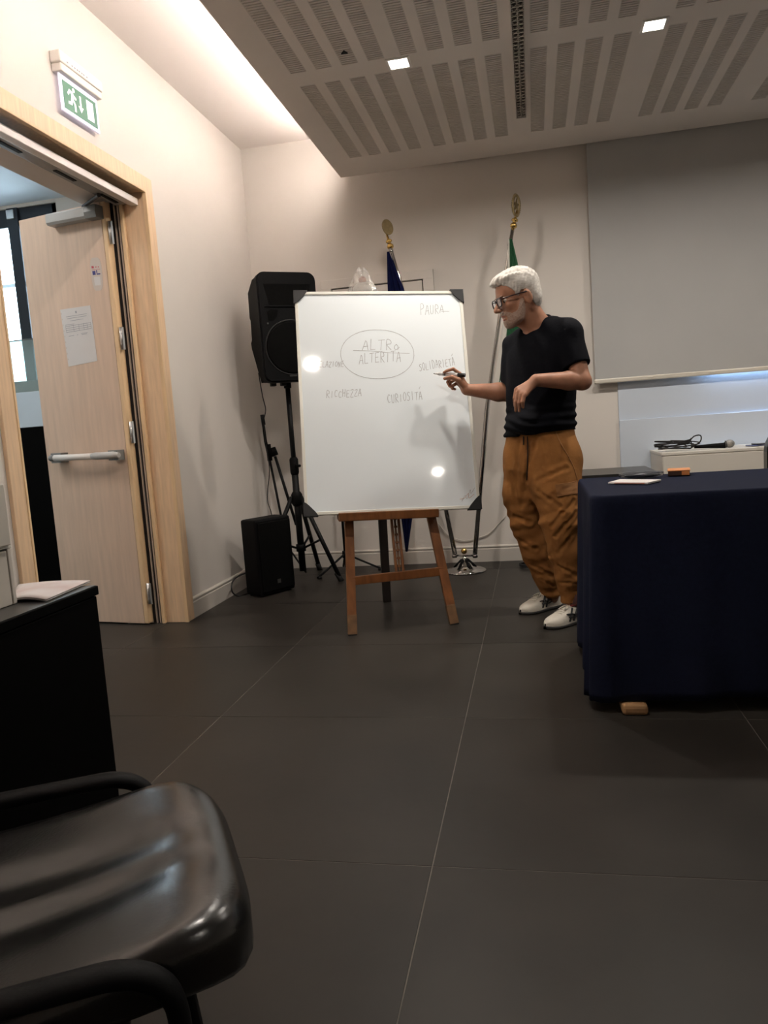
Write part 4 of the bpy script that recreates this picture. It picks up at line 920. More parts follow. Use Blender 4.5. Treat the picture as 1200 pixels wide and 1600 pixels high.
MB().bbox(a0, nrm((1, 0.25, 0)), nrm((-0.25, 1, 0)), EZ, (0.0, -0.045, 0.0095), (0.16, 0.035, 0.016), 0.003).build('body', 'phone_dark', t)
# office chair behind the table, only its rim is in view
t = thing('office_chair', (1.62, 4.30, 0), 'black upholstered chair behind the table beside the white cabinet', 'chair')
bk = [(a, c+0.66) for a, c in rounded_rect(0.44, 0.46, 0.14, 8)]
cxo = at(1196, 725, 1, 4.30)[0]+0.22
MB().prism(bk, (cxo, 4.30, 0.0), EX, EZ, EY, -0.03, 0.03).build('backrest', 'leatherette', t)
MB().bbox((cxo, 4.06, 0.45), EX, EY, EZ, (-0.22, -0.22, -0.035), (0.22, 0.22, 0.035), 0.03).build('seat', 'leatherette', t)
for sx_ in (-1, 1):
    for y_o in (-0.19, 0.21): MB().tube([(cxo+sx_*0.19, 4.06+y_o, 0), (cxo+sx_*0.18, 4.06+y_o*0.95, 0.415)], 0.012, 8).build('leg', 'black_metal', t)
# ================================================================== DESK ON THE LEFT
DX, DYf, DZt = -1.000, 1.560, 0.700
t = thing('desk', (-1.4, 1.25, 0), 'black desk with panel sides standing next to the chair', 'desk')
DYn = 1.00
MB().rbox((-1.80, DYn, 0.0), (DX-0.004, DYf-0.004, DZt-0.024), 0.003).build('body', 'black_laminate', t)
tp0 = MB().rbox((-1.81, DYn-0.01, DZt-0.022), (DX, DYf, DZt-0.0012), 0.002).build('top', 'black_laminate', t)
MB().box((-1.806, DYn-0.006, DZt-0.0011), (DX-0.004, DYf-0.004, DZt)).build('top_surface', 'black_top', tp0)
dk = lambda x, y: at(x, y, 2, DZt+0.001)
c = [dk(22, 941), dk(72, 940), dk(141, 910), dk(30, 916)]; c[0] = c[0]+V(-0.02, 0, 0)
t = thing('magazine', sum(c)/4, 'glossy pale leaflet lying on the black desk top', 'magazine')
b = MB(); n_ = 12; rows_ = []
for i in range(n_+1):
    rows_.append([quadp(c, i/n_, j/6)+EZ*(0.003+0.006*math.sin(math.pi*i/n_)*math.sin(1.5+j/6)) for j in range(7)])
ob = b.grid(rows_).build('cover', 'paper_pink', t, fix=False); ob.modifiers.new('thick', 'SOLIDIFY').thickness = 0.002
rows_ = [[p-EZ*0.0026 for p in r] for r in rows_]
ob = MB().grid(rows_).build('pages', 'paper', t, fix=False); ob.modifiers.new('thick', 'SOLIDIFY').thickness = 0.001
wc = dk(22, 944)
t = thing('white_box', wc+V(-0.1, -0.05, 0), 'cream white box with a raised back panel on the black desk', 'box')
MB().rbox((wc[0]-0.26, wc[1], DZt+0.0005), (wc[0], wc[1]+0.012, at(18, 857, 1, wc[1])[2]), 0.002).build('front', 'white_laminate', t)
zt_ = at(18, 857, 1, wc[1])[2]
MB().rbox((wc[0]-0.26, wc[1]-0.12, DZt+0.0005), (wc[0]-0.002, wc[1]-0.0005, zt_-0.004), 0.002).build('body', 'white_laminate', t)
MB().rbox((wc[0]-0.262, wc[1]-0.12, zt_+0.0005), (wc[0]+0.001, wc[1]+0.013, zt_+0.006), 0.001).build('lid', 'board_frame', t)
xr = at(9, 800, 1, wc[1])[0]
MB().rbox((wc[0]-0.262, wc[1]-0.10, zt_+0.0065), (xr, wc[1]+0.006, zt_+0.135), 0.003).build('back_panel', 'white_laminate', t)
# ================================================================== ARMCHAIR IN FRONT
cf = nrm((0.86, 0.51, 0)); cl_ = nrm((-0.51, 0.86, 0))           # forward, chair's left
SC = V(-0.500, 0.880, 0.46)+cf*0.085                                        # middle of the seat's front edge
ch = thing('conference_chair', SC-cf*0.22-EZ*0.46, 'black leatherette conference chair with curved side rails beside the desk', 'chair')
SWd, SD = 0.440, 0.52
def seat_pt(u, v, top=True):   # u,v in [-1,1]: forward, left
    du, dv = u*SD/2, v*SWd/2
    z = 0.0
    if top:
        z = 0.016-0.010*(1-min(1, abs(v))**2)*(0.6+0.4*(-u))
        for c0 in (-0.32, 0.28): z -= 0.010*math.exp(-((v-c0*(0.75-0.25*u))/0.17)**2)*max(0, 1-((u-0.15)/0.85)**2)
        z += 0.013*max(0, (u+0.2)/0.8)**2-0.002+0.048*(u-1)*SD/2
        z -= 0.036*max(0, (u-0.62)/0.38)**2
    return SC-cf*(SD/2)+cf*du+cl_*dv+EZ*z
N_ = 72; rows_ = []
def se(a, p=5.0): 
    c_, s_ = math.cos(a), math.sin(a); r_ = (abs(c_)**p+abs(s_)**p)**(-1/p); return r_*c_, r_*s_
for f in [0.0005]+[k/16 for k in range(1, 16)]+[0.965, 0.985, 1.0]:
    row = []
    for k in range(N_):
        u, v = se(2*math.pi*k/N_); e = max(0, (f-0.90)/0.10)
        row.append(seat_pt(u*f, v*f)-EZ*0.022*e**2.2)
    rows_.append(row)
for f, dz in ((1.0, -0.030), (0.985, -0.040), (0.95, -0.046), (0.5, -0.050), (0.0005, -0.050)):
    rows_.append([SC-cf*(SD/2)+cf*u*f*SD/2+cl_*v*f*SWd/2+EZ*(dz-0.028*max(0, (u*f-0.62)/0.38)**2+0.048*(u*f-1)*SD/2) for u, v in (se(2*math.pi*k/N_) for k in range(N_))])
MB().grid(rows_, closed_u=True).build('seat', 'leatherette', ch)
for sg in (1, -1):
    y_ = cl_*(sg*(SWd/2+0.020)); B0 = SC+y_-cf*0.105
    pts = [B0-cf*0.52+EZ*0.015, B0-cf*0.30+EZ*0.026, B0-cf*0.10+EZ*0.026, B0-cf*0.045+EZ*0.022, B0-cf*0.012+EZ*0.004, B0+cf*0.004-EZ*0.03, B0+cf*0.006-EZ*0.10]
    MB().tube(bez(pts, 6), 0.019, 12, flat=0.62, up=EZ).build('side_rail', 'black_plastic', ch)
    fl_ = B0+cf*0.006-EZ*0.09
    MB().tube([fl_, fl_+cf*0.012-EZ*0.20, V(fl_[0], fl_[1], 0)+cf*0.03], 0.0125, 10).build('leg', 'black_metal', ch)
    rl = B0-cf*0.44-EZ*0.0
    MB().tube([rl, V(rl[0], rl[1], 0)-cf*0.05], 0.0125, 10).build('leg', 'black_metal', ch)
    MB().tube([fl_-cf*0.006+EZ*0.02-y_*0.10, fl_-cf*0.05-EZ*0.12-y_*0.1, V(rl[0], rl[1], 0.28)], 0.009, 8).build('side_brace', 'black_metal', ch)
    MB().tube([B0-cf*0.47+EZ*0.01, B0-cf*0.53+EZ*0.20, B0-cf*0.57+EZ*0.40], 0.012, 10).build('back_upright', 'black_metal', ch)
A = SC-cf*0.16-EZ*0.065
MB().tube([A+cl_*0.215, A-cl_*0.215], 0.011, 10).build('cross_bar', 'black_metal', ch)
poly = rounded_rect(SWd-0.02, 0.30, 0.08, 8); bo = SC-cf*0.64+EZ*0.30
b = MB(); rr = []
for f, d_ in ((0.0005, 0.020), (0.5, 0.018), (0.85, 0.020), (0.97, 0.014), (1.0, 0.0), (0.97, -0.014), (0.5, -0.018), (0.0005, -0.018)):
    rr.append([bo+cl_*a*f+nrm(EZ-cf*0.15)*c*f+cf*(d_-0.5*(a*f)**2*-0.6) for a, c in poly])
b.grid(rr, closed_u=True).build('backrest', 'leatherette', ch)
# ================================================================== THE MAN AT THE BOARD (distance fields -> surface)
class Field:
    def __init__(s, lo, hi, h):
        s.lo = np.array(lo, float); s.h = h
        s.n = np.ceil((np.array(hi)-s.lo)/h).astype(int)+1
        s.F = np.full(s.n, 0.06, np.float32)
    def region(s, lo, hi):
        a = np.clip(np.floor((np.array(lo)-s.lo)/s.h).astype(int), 0, s.n-1); b = np.clip(np.ceil((np.array(hi)-s.lo)/s.h).astype(int)+1, 1, s.n)
        if np.any(b <= a): return None
        g = [s.lo[i]+s.h*np.arange(a[i], b[i], dtype=np.float32) for i in range(3)]
        X, Y, Z = np.meshgrid(*g, indexing='ij', sparse=True)
        return tuple(slice(a[i], b[i]) for i in range(3)), X.astype(np.float32), Y.astype(np.float32), Z.astype(np.float32)
    def put(s, fn, lo, hi, k=0.01, op='u', cut=None):
        m = 0.03+k; r = s.region(np.array(lo)-m, np.array(hi)+m)
        if r is None: return s
        sl, X, Y, Z = r; d = fn(X, Y, Z)
        if cut is not None:
            for p, n in cut: d = np.maximum(d, (X-p[0])*n[0]+(Y-p[1])*n[1]+(Z-p[2])*n[2])
        a = s.F[sl]
        if op == 'u':
            if k > 1e-6:
                h = np.clip(0.5+0.5*(d-a)/k, 0, 1); s.F[sl] = d*(1-h)+a*h-k*h*(1-h)
            else: s.F[sl] = np.minimum(a, d)
        else:                                # smooth subtract
            d = -d; h = np.clip(0.5-0.5*(d-a)/max(k, 1e-5), 0, 1); s.F[sl] = d*(1-h)+a*h+k*h*(1-h)
        return s
    def cone(s, a, b, ra, rb, k=0.012, op='u', cut=None):
        a = np.array(a, float); b = np.array(b, float); ba = b-a; l2 = float(ba@ba); rm = max(ra, rb)
        def fn(X, Y, Z):
            t = np.clip(((X-a[0])*ba[0]+(Y-a[1])*ba[1]+(Z-a[2])*ba[2])/l2, 0, 1)
            dx, dy, dz = X-a[0]-t*ba[0], Y-a[1]-t*ba[1], Z-a[2]-t*ba[2]
            return np.sqrt(dx*dx+dy*dy+dz*dz)-(ra+(rb-ra)*t)
        return s.put(fn, np.minimum(a, b)-rm, np.maximum(a, b)+rm, k, op, cut)
    def chain(s, pts, rs, k=0.008):
        for i in range(len(pts)-1): s.cone(pts[i], pts[i+1], rs[i], rs[i+1], k)
        return s
    def ell(s, c, r, fr=(EX, EY, EZ), k=0.012, op='u', cut=None):
        c = np.array(c, float); A = [np.array(q, float) for q in fr]; R = max(r)
        def fn(X, Y, Z):
            q = [((X-c[0])*A[i][0]+(Y-c[1])*A[i][1]+(Z-c[2])*A[i][2])/r[i] for i in range(3)]
            k0 = np.sqrt(q[0]**2+q[1]**2+q[2]**2); k1 = np.sqrt((q[0]/r[0])**2+(q[1]/r[1])**2+(q[2]/r[2])**2)
            return np.where(k1 > 1e-6, k0*(k0-1.0)/np.maximum(k1, 1e-6), -min(r))
        return s.put(fn, c-R, c+R, k, op, cut)
    def loft(s, secs, ex, ey, k=0.01, cut=None, pw=2.4):   # secs: (centre xyz, half width, half depth) sorted by z
        z = np.array([q[0][2] for q in secs]); cx = np.array([q[0][0] for q in secs]); cy = np.array([q[0][1] for q in secs])
        w = np.array([q[1] for q in secs]); dp = np.array([q[2] for q in secs]); R = max(w.max(), dp.max())
        zd = np.linspace(z[0], z[-1], 81); kr = np.exp(-np.linspace(-2, 2, 15)**2); kr /= kr.sum()
        sm = lambda q: np.convolve(np.pad(2*np.interp(zd, z, q)-np.interp(zd, z, q), 7, mode='reflect', reflect_type='odd'), kr, 'valid')
        cx, cy, w, dp = sm(cx), sm(cy), sm(w), sm(dp); z = zd
        lo = V(cx.min()-R, cy.min()-R, z[0]); hi = V(cx.max()+R, cy.max()+R, z[-1])
        def fn(X, Y, Z):
            zf = Z.ravel(); I = lambda a: np.interp(zf, z, a).astype(np.float32).reshape(Z.shape)
            u = ((X-I(cx))*ex[0]+(Y-I(cy))*ex[1])/I(w); v = ((X-I(cx))*ey[0]+(Y-I(cy))*ey[1])/I(dp)
            rr = (np.abs(u)**pw+np.abs(v)**pw)**(1/pw)
            d = (rr-1)*np.minimum(I(w), I(dp))
            return np.maximum(d, np.maximum(z[0]-Z, Z-z[-1]))
        return s.put(fn, lo, hi, k, 'u', cut)
    def warp(s, fn, lo=None, hi=None):
        r = s.region(s.lo if lo is None else lo, s.lo+s.n*s.h if hi is None else hi); sl, X, Y, Z = r
        s.F[sl] += fn(X, Y, Z).astype(np.float32); return s
    def mesh(s):
        F = s.F; h = s.h; F[0], F[-1] = 0.06, 0.06; F[:, 0], F[:, -1] = 0.06, 0.06; F[:, :, 0], F[:, :, -1] = 0.06, 0.06
        I = F < 0; nx, ny, nz = F.shape
        cnt = np.zeros((nx-1, ny-1, nz-1), np.int8); corners = [(i, j, k) for i in (0, 1) for j in (0, 1) for k in (0, 1)]
        for i, j, k in corners: cnt += I[i:nx-1+i, j:ny-1+j, k:nz-1+k]
        C = np.argwhere((cnt > 0) & (cnt < 8)); acc = np.zeros((len(C), 3)); num = np.zeros(len(C))
        vals = {c: F[C[:, 0]+c[0], C[:, 1]+c[1], C[:, 2]+c[2]].astype(float) for c in corners}
        for c in corners:
            for ax in range(3):
                if c[ax]: continue
                e = list(c); e[ax] = 1; e = tuple(e); a, b = vals[c], vals[e]; m = (a < 0) != (b < 0)
                t = np.where(m, a/np.where(m, a-b, 1), 0); p = np.array(c, float)[None, :].repeat(len(C), 0); p[:, ax] += t
                acc[m] += p[m]; num += m
        P = s.lo+h*(C+acc/num[:, None])
        idx = np.full(cnt.shape, -1, np.int32); idx[C[:, 0], C[:, 1], C[:, 2]] = np.arange(len(C))
        Q = []
        for ax in range(3):
            o1, o2 = [(1, 2), (2, 0), (0, 1)][ax]
            s0 = [slice(None)]*3; s1 = [slice(None)]*3; s0[ax] = slice(0, -1); s1[ax] = slice(1, None)
            a = I[tuple(s0)]; b = I[tuple(s1)]; E = np.argwhere(a != b); ins = a[E[:, 0], E[:, 1], E[:, 2]]
            def nb(d1, d2):
                q = E.copy(); q[:, o1] -= d1; q[:, o2] -= d2; return idx[q[:, 0], q[:, 1], q[:, 2]]
            q = np.stack([nb(1, 1), nb(0, 1), nb(0, 0), nb(1, 0)], 1); q[~ins] = q[~ins][:, ::-1]; Q.append(q)
        return P, np.concatenate(Q)
def field_obj(fd, name, material, parent):
    P, Q = fd.mesh(); o = np.array(parent['_o']); me = bpy.data.meshes.new(name)
    P = (P-o).astype(np.float32); me.vertices.add(len(P)); me.vertices.foreach_set('co', P.ravel())
    me.loops.add(Q.size); me.loops.foreach_set('vertex_index', Q.ravel().astype(np.int32))
    me.polygons.add(len(Q)); me.polygons.foreach_set('loop_start', np.arange(0, Q.size, 4, dtype=np.int32))
    me.update(calc_edges=True); me.validate(); me.polygons.foreach_set('use_smooth', np.ones(len(me.polygons), bool))
    me.materials.append(MATS[material]); ob = bpy.data.objects.new(name, me); COL.objects.link(ob); ob['_o'] = tuple(o)
    ob.parent = parent; ob.location = (0, 0, 0); return ob
Lm = nrm((0.785, -0.62, 0)); Fm = nrm((-0.62, -0.785, 0))           # man's left, man's forward
mroot = None
# ---- key points
LS, LE, LWr = V(0.188, 3.765, 1.385), at(909, 595, 1, 3.705), at(838, 594, 1, 3.615)
RS, RE, RWr = V(-0.074, 3.962, 1.368), at(798, 614, 1, 3.985), at(729, 609, 1, 3.955)
HO = V(-0.036, 3.800, 1.580)
hy = nrm((0.37, -0.93, 0)); hp = math.radians(13); f0_ = nrm((-0.93, -0.37, 0))
hf = f0_*math.cos(hp)-EZ*math.sin(hp); hz = np.cross(hf, hy); HS = 1.03
def hd(x, y, z): return HO+HS*(x*hf+y*hy+z*hz)
HFR = (hf, hy, hz)
NK = V(0.052, 3.868, 1.435)
# ---- body
bd = Field((-0.47, 3.50, 0.02), (0.34, 4.20, 1.78), 0.0031)
def head(fd, g=0.0):
    E = lambda x, y, z, a, b, c, k=0.012, op='u': fd.ell(hd(x, y, z), (HS*a+g, HS*b+g, HS*c+g), HFR, k, op)
    E(-0.004, 0, 0.056, 0.096, 0.075, 0.080); E(0.040, 0, 0.050, 0.060, 0.060, 0.058, 0.02)
    E(0.040, 0, -0.025, 0.054, 0.058, 0.078, 0.02); E(0.052, 0, -0.075, 0.040, 0.046, 0.034, 0.02); E(0.078, 0, -0.096, 0.022, 0.024, 0.020, 0.015)
    for s_ in (-1, 1):
        fd.cone(hd(0.005, s_*0.054, -0.015), hd(0.035, s_*0.042, -0.078), 0.019+g, 0.017+g, 0.02)
        E(0.068, s_*0.040, -0.012, 0.022, 0.020, 0.020, 0.015)
    fd.cone(hd(0.086, -0.028, 0.036), hd(0.086, 0.028, 0.036), 0.013+g, 0.013+g, 0.012)
head(bd)
for s_ in (-1, 1): bd.ell(hd(0.101, s_*0.031, 0.012), (0.012, 0.016, 0.010), HFR, 0.010, 's')
bd.cone(hd(0.092, 0, 0.026), hd(0.124, 0, -0.020), 0.0085, 0.0125, 0.008)
for s_ in (-1, 1): bd.ell(hd(0.110, s_*0.012, -0.024), (0.013, 0.009, 0.009), HFR, 0.005)
bd.cone(hd(0.093, -0.017, -0.053), hd(0.093, 0.017, -0.053), 0.0085, 0.0085, 0.008); bd.cone(hd(0.090, -0.015, -0.070), hd(0.090, 0.015, -0.070), 0.0085, 0.0085, 0.008)
bd.cone(hd(0.104, -0.018, -0.062), hd(0.104, 0.018, -0.062), 0.0045, 0.0045, 0.004, 's')
for s_ in (-1, 1):
    bd.ell(hd(-0.008, s_*0.083, 0.0), (0.021, 0.011, 0.036), (nrm(hf-0.15*hz-0.45*s_*hy), nrm(hy+0.3*s_*hf), nrm(hz+0.15*hf)), 0.006)
    bd.ell(hd(0.000, s_*0.096, 0.003), (0.011, 0.009, 0.019), HFR, 0.005, 's')
bd.cone(hd(-0.022, 0, -0.035), NK, 0.055, 0.064, 0.03); bd.cone(hd(0.02, 0, -0.07), NK+Fm*0.035, 0.035, 0.040, 0.03)
bd.cone(NK, NK-EZ*0.06, 0.064, 0.085, 0.03)
# torso, inside the shirt
tors = [(V(0.040, 3.888, 0.80), 0.135, 0.095), (V(0.043, 3.886, 0.98), 0.142, 0.100), (V(0.046, 3.875, 1.12), 0.160, 0.115), (V(0.053, 3.868, 1.25), 0.168, 0.112), (V(0.056, 3.864, 1.36), 0.165, 0.095), (V(0.056, 3.864, 1.42), 0.12, 0.07)]
bd.loft(tors, Lm, Fm, 0.02)
bd.chain([LS, LE, LE+(LWr-LE)*0.28, LWr], [0.050, 0.041, 0.043, 0.0285], 0.015); bd.ell(LE-nrm(LWr-LE)*0.012-EZ*0.006, (0.032, 0.030, 0.030), k=0.015)
bd.chain([RS, RE, RE+(RWr-RE)*0.28, RWr], [0.048, 0.044, 0.046, 0.0285], 0.015)
# legs inside the trousers
KR, AR_ = at(824, 815, 1, 3.965), at(862, 925, 1, 4.05); KL, AL = at(876, 812, 1, 3.775), at(895, 935, 1, 3.80)
HR, HL = V(-0.035, 3.955, 0.84), V(0.115, 3.84, 0.84)
for H_, K_, A_ in ((HR, KR, AR_), (HL, KL, AL)): bd.chain([H_, K_, K_*0.7+A_*0.3, A_, V(A_[0], A_[1], 0.06)], [0.062, 0.052, 0.050, 0.034, 0.034], 0.02)
# hands
lk = [at(806.5, 609, 1, 3.612), at(809.5, 613, 1, 3.594), at(814, 616.5, 1, 3.580), at(819, 618.5, 1, 3.570)]
lm = [at(804, 622, 1, 3.606), at(806, 627, 1, 3.586), at(811, 629.5, 1, 3.573), at(817, 628, 1, 3.564)]
le = [at(804.5, 634, 1, 3.622), at(806, 642, 1, 3.600), at(811.5, 642, 1, 3.588), at(817, 636, 1, 3.576)]
for i in range(4):
    bd.cone(LWr+(lk[1]-LWr)*0.06, lk[i]+(LWr-lk[i])*0.10, 0.019, 0.0125, 0.012); bd.cone(lk[i]+(LWr-lk[i])*0.12, lk[i], 0.0115, 0.0098, 0.004)
    bd.cone(lk[i], lm[i], 0.0094, 0.0086, 0.002); bd.cone(lm[i], le[i], 0.0086, 0.0070, 0.002)
bd.chain([LWr*0.75+lk[0]*0.25+V(0, 0.012, -0.004), at(819, 611, 1, 3.640), at(812, 624, 1, 3.650), at(809, 632, 1, 3.648)], [0.015, 0.0125, 0.0105, 0.0085], 0.005)
rk = [at(718, 583.5, 1, 3.945), at(714, 587, 1, 3.966), at(713, 592, 1, 3.984), at(715, 598, 1, 3.998)]
r1 = [at(708, 576.5, 1, 3.935), at(704, 589, 1, 3.955), at(704, 597, 1, 3.972), at(707, 603, 1, 3.988)]
r2 = [at(698, 579.5, 1, 3.932), at(699.5, 597, 1, 3.948), at(702.5, 603, 1, 3.964), at(707, 607, 1, 3.980)]
r3 = [at(693.5, 582, 1, 3.934), at(701.5, 602, 1, 3.940), at(706, 606, 1, 3.955), at(711, 608, 1, 3.972)]
for i in range(4):
    bd.cone(RWr+(rk[1]-RWr)*0.06, rk[i]+(RWr-rk[i])*0.12, 0.0185, 0.0125, 0.012); bd.cone(rk[i]+(RWr-rk[i])*0.12, rk[i], 0.0115, 0.0098, 0.004)
    bd.chain([rk[i], r1[i], r2[i], r3[i]], [0.0096, 0.0088, 0.0080, 0.0068], 0.002)
bd.chain([RWr*0.7+rk[0]*0.3+V(0, -0.012, -0.006), at(716, 594, 1, 3.922), at(706, 589.5, 1, 3.912), at(695, 591.5, 1, 3.916)], [0.016, 0.0135, 0.0112, 0.0088], 0.005)
mroot = thing('person', V(0.05, 3.88, 0.0), 'man in a navy T-shirt and brown cargo trousers pointing a marker at the whiteboard', 'person')
field_obj(bd, 'body', 'skin', mroot); del bd
# ---- hair
hr = Field(HO-0.17, HO+0.19, 0.0024)
hr.ell(hd(-0.008, 0, 0.064), (0.108, 0.085, 0.090), HFR, 0.01); hr.ell(hd(0.050, 0.0, 0.106), (0.058, 0.064, 0.032), HFR, 0.02)
hr.ell(hd(-0.052, 0, 0.005), (0.058, 0.070, 0.075), HFR, 0.02); hr.ell(hd(0.086, -0.008, 0.100), (0.030, 0.042, 0.012), HFR, 0.015)
def lc(X, Y, Z):
    d = [X-HO[0], Y-HO[1], Z-HO[2]]; return [(d[0]*A[0]+d[1]*A[1]+d[2]*A[2])/HS for A in HFR]
def hair_cut(X, Y, Z):
    x, y, z = lc(X, Y, Z); gl = np.interp(x.ravel(), [-0.11, -0.075, -0.05, -0.028, -0.012, 0.012, 0.03, 0.045, 0.066, 0.085, 0.12], [-0.062, -0.066, -0.045, -0.005, 0.036, 0.036, 0.004, 0.045, 0.070, 0.084, 0.086]).reshape(x.shape)
    return (gl-z)*0.8
r = hr.region(HO-0.2, HO+0.2); sl_, X, Y, Z = r; hr.F[sl_] = np.maximum(hr.F[sl_], hair_cut(X, Y, Z))
x, y, z = lc(X, Y, Z)
sw = y+0.35*np.sin(12*x+1.0)*0.03+0.10*x
hr.F[sl_] += (0.0013*np.sin(230*sw+3*np.sin(30*z))*np.clip((z-0.05)/0.04, 0, 1)+0.0009*np.sin(330*(x+0.5*z)+5*np.sin(45*y))+0.0007*np.sin(520*sw+120*z)).astype(np.float32)
field_obj(hr, 'hair', 'hair', mroot); del hr
# ---- beard
br = Field(HO-0.16, HO+0.16, 0.0024); head(br, 0.0016)
br.cone(hd(0.094, -0.022, -0.045), hd(0.094, 0.022, -0.045), 0.009, 0.009, 0.008); br.cone(hd(0.086, -0.012, -0.082), hd(0.086, 0.012, -0.082), 0.013, 0.013, 0.010)
r = br.region(HO-0.2, HO+0.2); sl_, X, Y, Z = r; x, y, z = lc(X, Y, Z)
top = np.interp(x.ravel(), [-0.03, 0.005, 0.022, 0.045, 0.07, 0.09, 0.12], [-0.20, 0.0, -0.004, -0.046, -0.052, -0.036, -0.034]).reshape(x.shape)
br.F[sl_] = np.maximum(br.F[sl_], (z-top)*0.8); br.F[sl_] = np.maximum(br.F[sl_], 0.008-x)
br.cone(hd(0.11, -0.020, -0.062), hd(0.11, 0.020, -0.062), 0.0095, 0.0095, 0.004, 's')
br.F[sl_] += (0.0008*np.sin(400*x+300*y)*np.sin(380*z)).astype(np.float32)
field_obj(br, 'beard', 'beard', mroot); del br
for s_ in (-1, 1):
    e = MB().ell(hd(0.0775, s_*0.031, 0.011), (0.0125, 0.0125, 0.0125)).build('eye', 'eye_white', mroot)
    MB().ell(hd(0.0875, s_*0.031, 0.008), (0.004, 0.006, 0.006), *HFR).build('iris', 'eye_dark', e)
    MB().ell(hd(0.097, s_*0.031, 0.034), (0.006, 0.020, 0.004), *HFR).build('eyebrow', 'beard', mroot)
b = MB(); b.tube([hd(0.099, -0.016, -0.054), hd(0.1035, 0, -0.053), hd(0.099, 0.016, -0.054)], 0.0032, 8); b.tube([hd(0.096, -0.014, -0.0695), hd(0.100, 0, -0.0700), hd(0.096, 0.014, -0.0695)], 0.004, 8); b.build('lips', 'lip', mroot)
# ---- glasses
gl = thing('eyeglasses', hd(0.1, 0, 0), None, None); gl.parent = mroot; gl.location = Vector(tuple(hd(0.1, 0, 0)))-mroot.location
for s_ in (-1, 1):
    ring = [hd(0.113-0.10*abs(s_*0.033+a)**1.5, s_*0.033+a, 0.010+c) for a, c in rounded_rect(0.050, 0.037, 0.013, 5)]
    rm_ = MB().tube(ring+ring[:1], 0.0030, 8, cap=False).build('rim', 'glasses', gl)
    n = len(ring); c_ = sum(ring)/n; MB().add([c_]+ring, [(0, 1+i, 1+(i+1) % n) for i in range(n)]).build('lens', 'lens', gl)
    MB().tube([hd(0.106, s_*0.057, 0.021), hd(0.100, s_*0.066, 0.022), hd(0.05, s_*0.079, 0.022), hd(-0.006, s_*0.090, 0.021), hd(-0.028, s_*0.084, 0.008)], 0.0032, 8).build('temple', 'glasses', gl)
MB().tube([hd(0.113, -0.010, 0.016), hd(0.119, 0, 0.018), hd(0.113, 0.010, 0.016)], 0.0024, 8).build('bridge', 'glasses', gl)
# ---- T-shirt
sh = Field((-0.22, 3.60, 0.86), (0.36, 4.16, 1.56), 0.0036)
sec = [(V(0.030, 3.895, 0.895), 0.190, 0.140), (V(0.030, 3.893, 0.95), 0.184, 0.136), (V(0.038, 3.885, 1.05), 0.178, 0.130), (V(0.044, 3.876, 1.15), 0.180, 0.130), (V(0.052, 3.868, 1.26), 0.190, 0.126), (V(0.058, 3.864, 1.345), 0.192, 0.112), (V(0.060, 3.864, 1.40), 0.165, 0.092), (V(0.060, 3.866, 1.445), 0.105, 0.076), (V(0.060, 3.868, 1.475), 0.080, 0.068)]
sh.loft(sec, Lm, Fm, 0.02)
sh.cone(LS+V(-0.01, 0.008, 0.012), NK+V(0.03, 0.0, 0.002), 0.056, 0.050, 0.04); sh.cone(RS+V(0.01, -0.008, 0.015), NK+V(-0.03, 0.02, 0.0), 0.054, 0.050, 0.04)
sh.cone(NK+Lm*0.075+EZ*0.000, LS+EZ*0.034, 0.052, 0.046, 0.03); sh.cone(NK-Lm*0.07-EZ*0.02-Fm*0.01, RS+EZ*0.022, 0.044, 0.042, 0.03)
for Sx, Ex, ra, rb, fr_ in ((LS, LE, 0.062, 0.064, 0.66), (RS, RE, 0.060, 0.058, 0.74)):
    d = nrm(Ex-Sx); sh.cone(Sx, Sx+(Ex-Sx)*1.0, ra, rb, 0.03, cut=[(Sx+(Ex-Sx)*fr_, d)])
sh.ell(V(0.0, 3.82, 0.985), (0.15, 0.11, 0.075), (Lm, Fm, EZ), 0.03)
# neck opening
cn = nrm(hd(-0.02, 0, -0.04)-NK)
nc = NK+Fm*0.012+EZ*0.020; nn_ = nrm(cn*0.7+EZ*0.3+Fm*0.25)
sh.cone(nc-nn_*0.01, nc+nn_*0.20, 0.071, 0.085, 0.006, 's')
def hem(X, Y, Z):
    a = (X-0.03)*Lm[0]+(Y-3.89)*Lm[1]; return (0.932+0.06*a)-Z
r = sh.region(sh.lo, sh.lo+sh.n*sh.h); sl_, X, Y, Z = r
sh.F[sl_] = np.maximum(sh.F[sl_], hem(X, Y, Z))
a = (X-0.03)*Lm[0]+(Y-3.89)*Lm[1]
mk = np.clip((1.10-Z)/0.12, 0, 1)
sh.F[sl_] += (mk*0.0045*np.sin(150*(Z+0.10*a)+2.0*np.sin(9*a)+1.3*np.sin(25*a))).astype(np.float32)
mk2 = np.clip((Z-1.10)/0.1, 0, 1)
sh.F[sl_] += (mk2*0.0022*np.sin(60*(a+0.55*Z)+2*np.sin(13*Z))).astype(np.float32)
ts = field_obj(sh, 't_shirt', 'shirt', mroot); del sh
x_, y_, _ = frame_of(nn_); rim = [nc+nn_*0.006+0.0705*(math.cos(a_)*x_+math.sin(a_)*y_) for a_ in np.linspace(0, 2*math.pi, 41)]
MB().tube(rim, 0.0080, 8, cap=False).build('collar', 'shirt', ts)
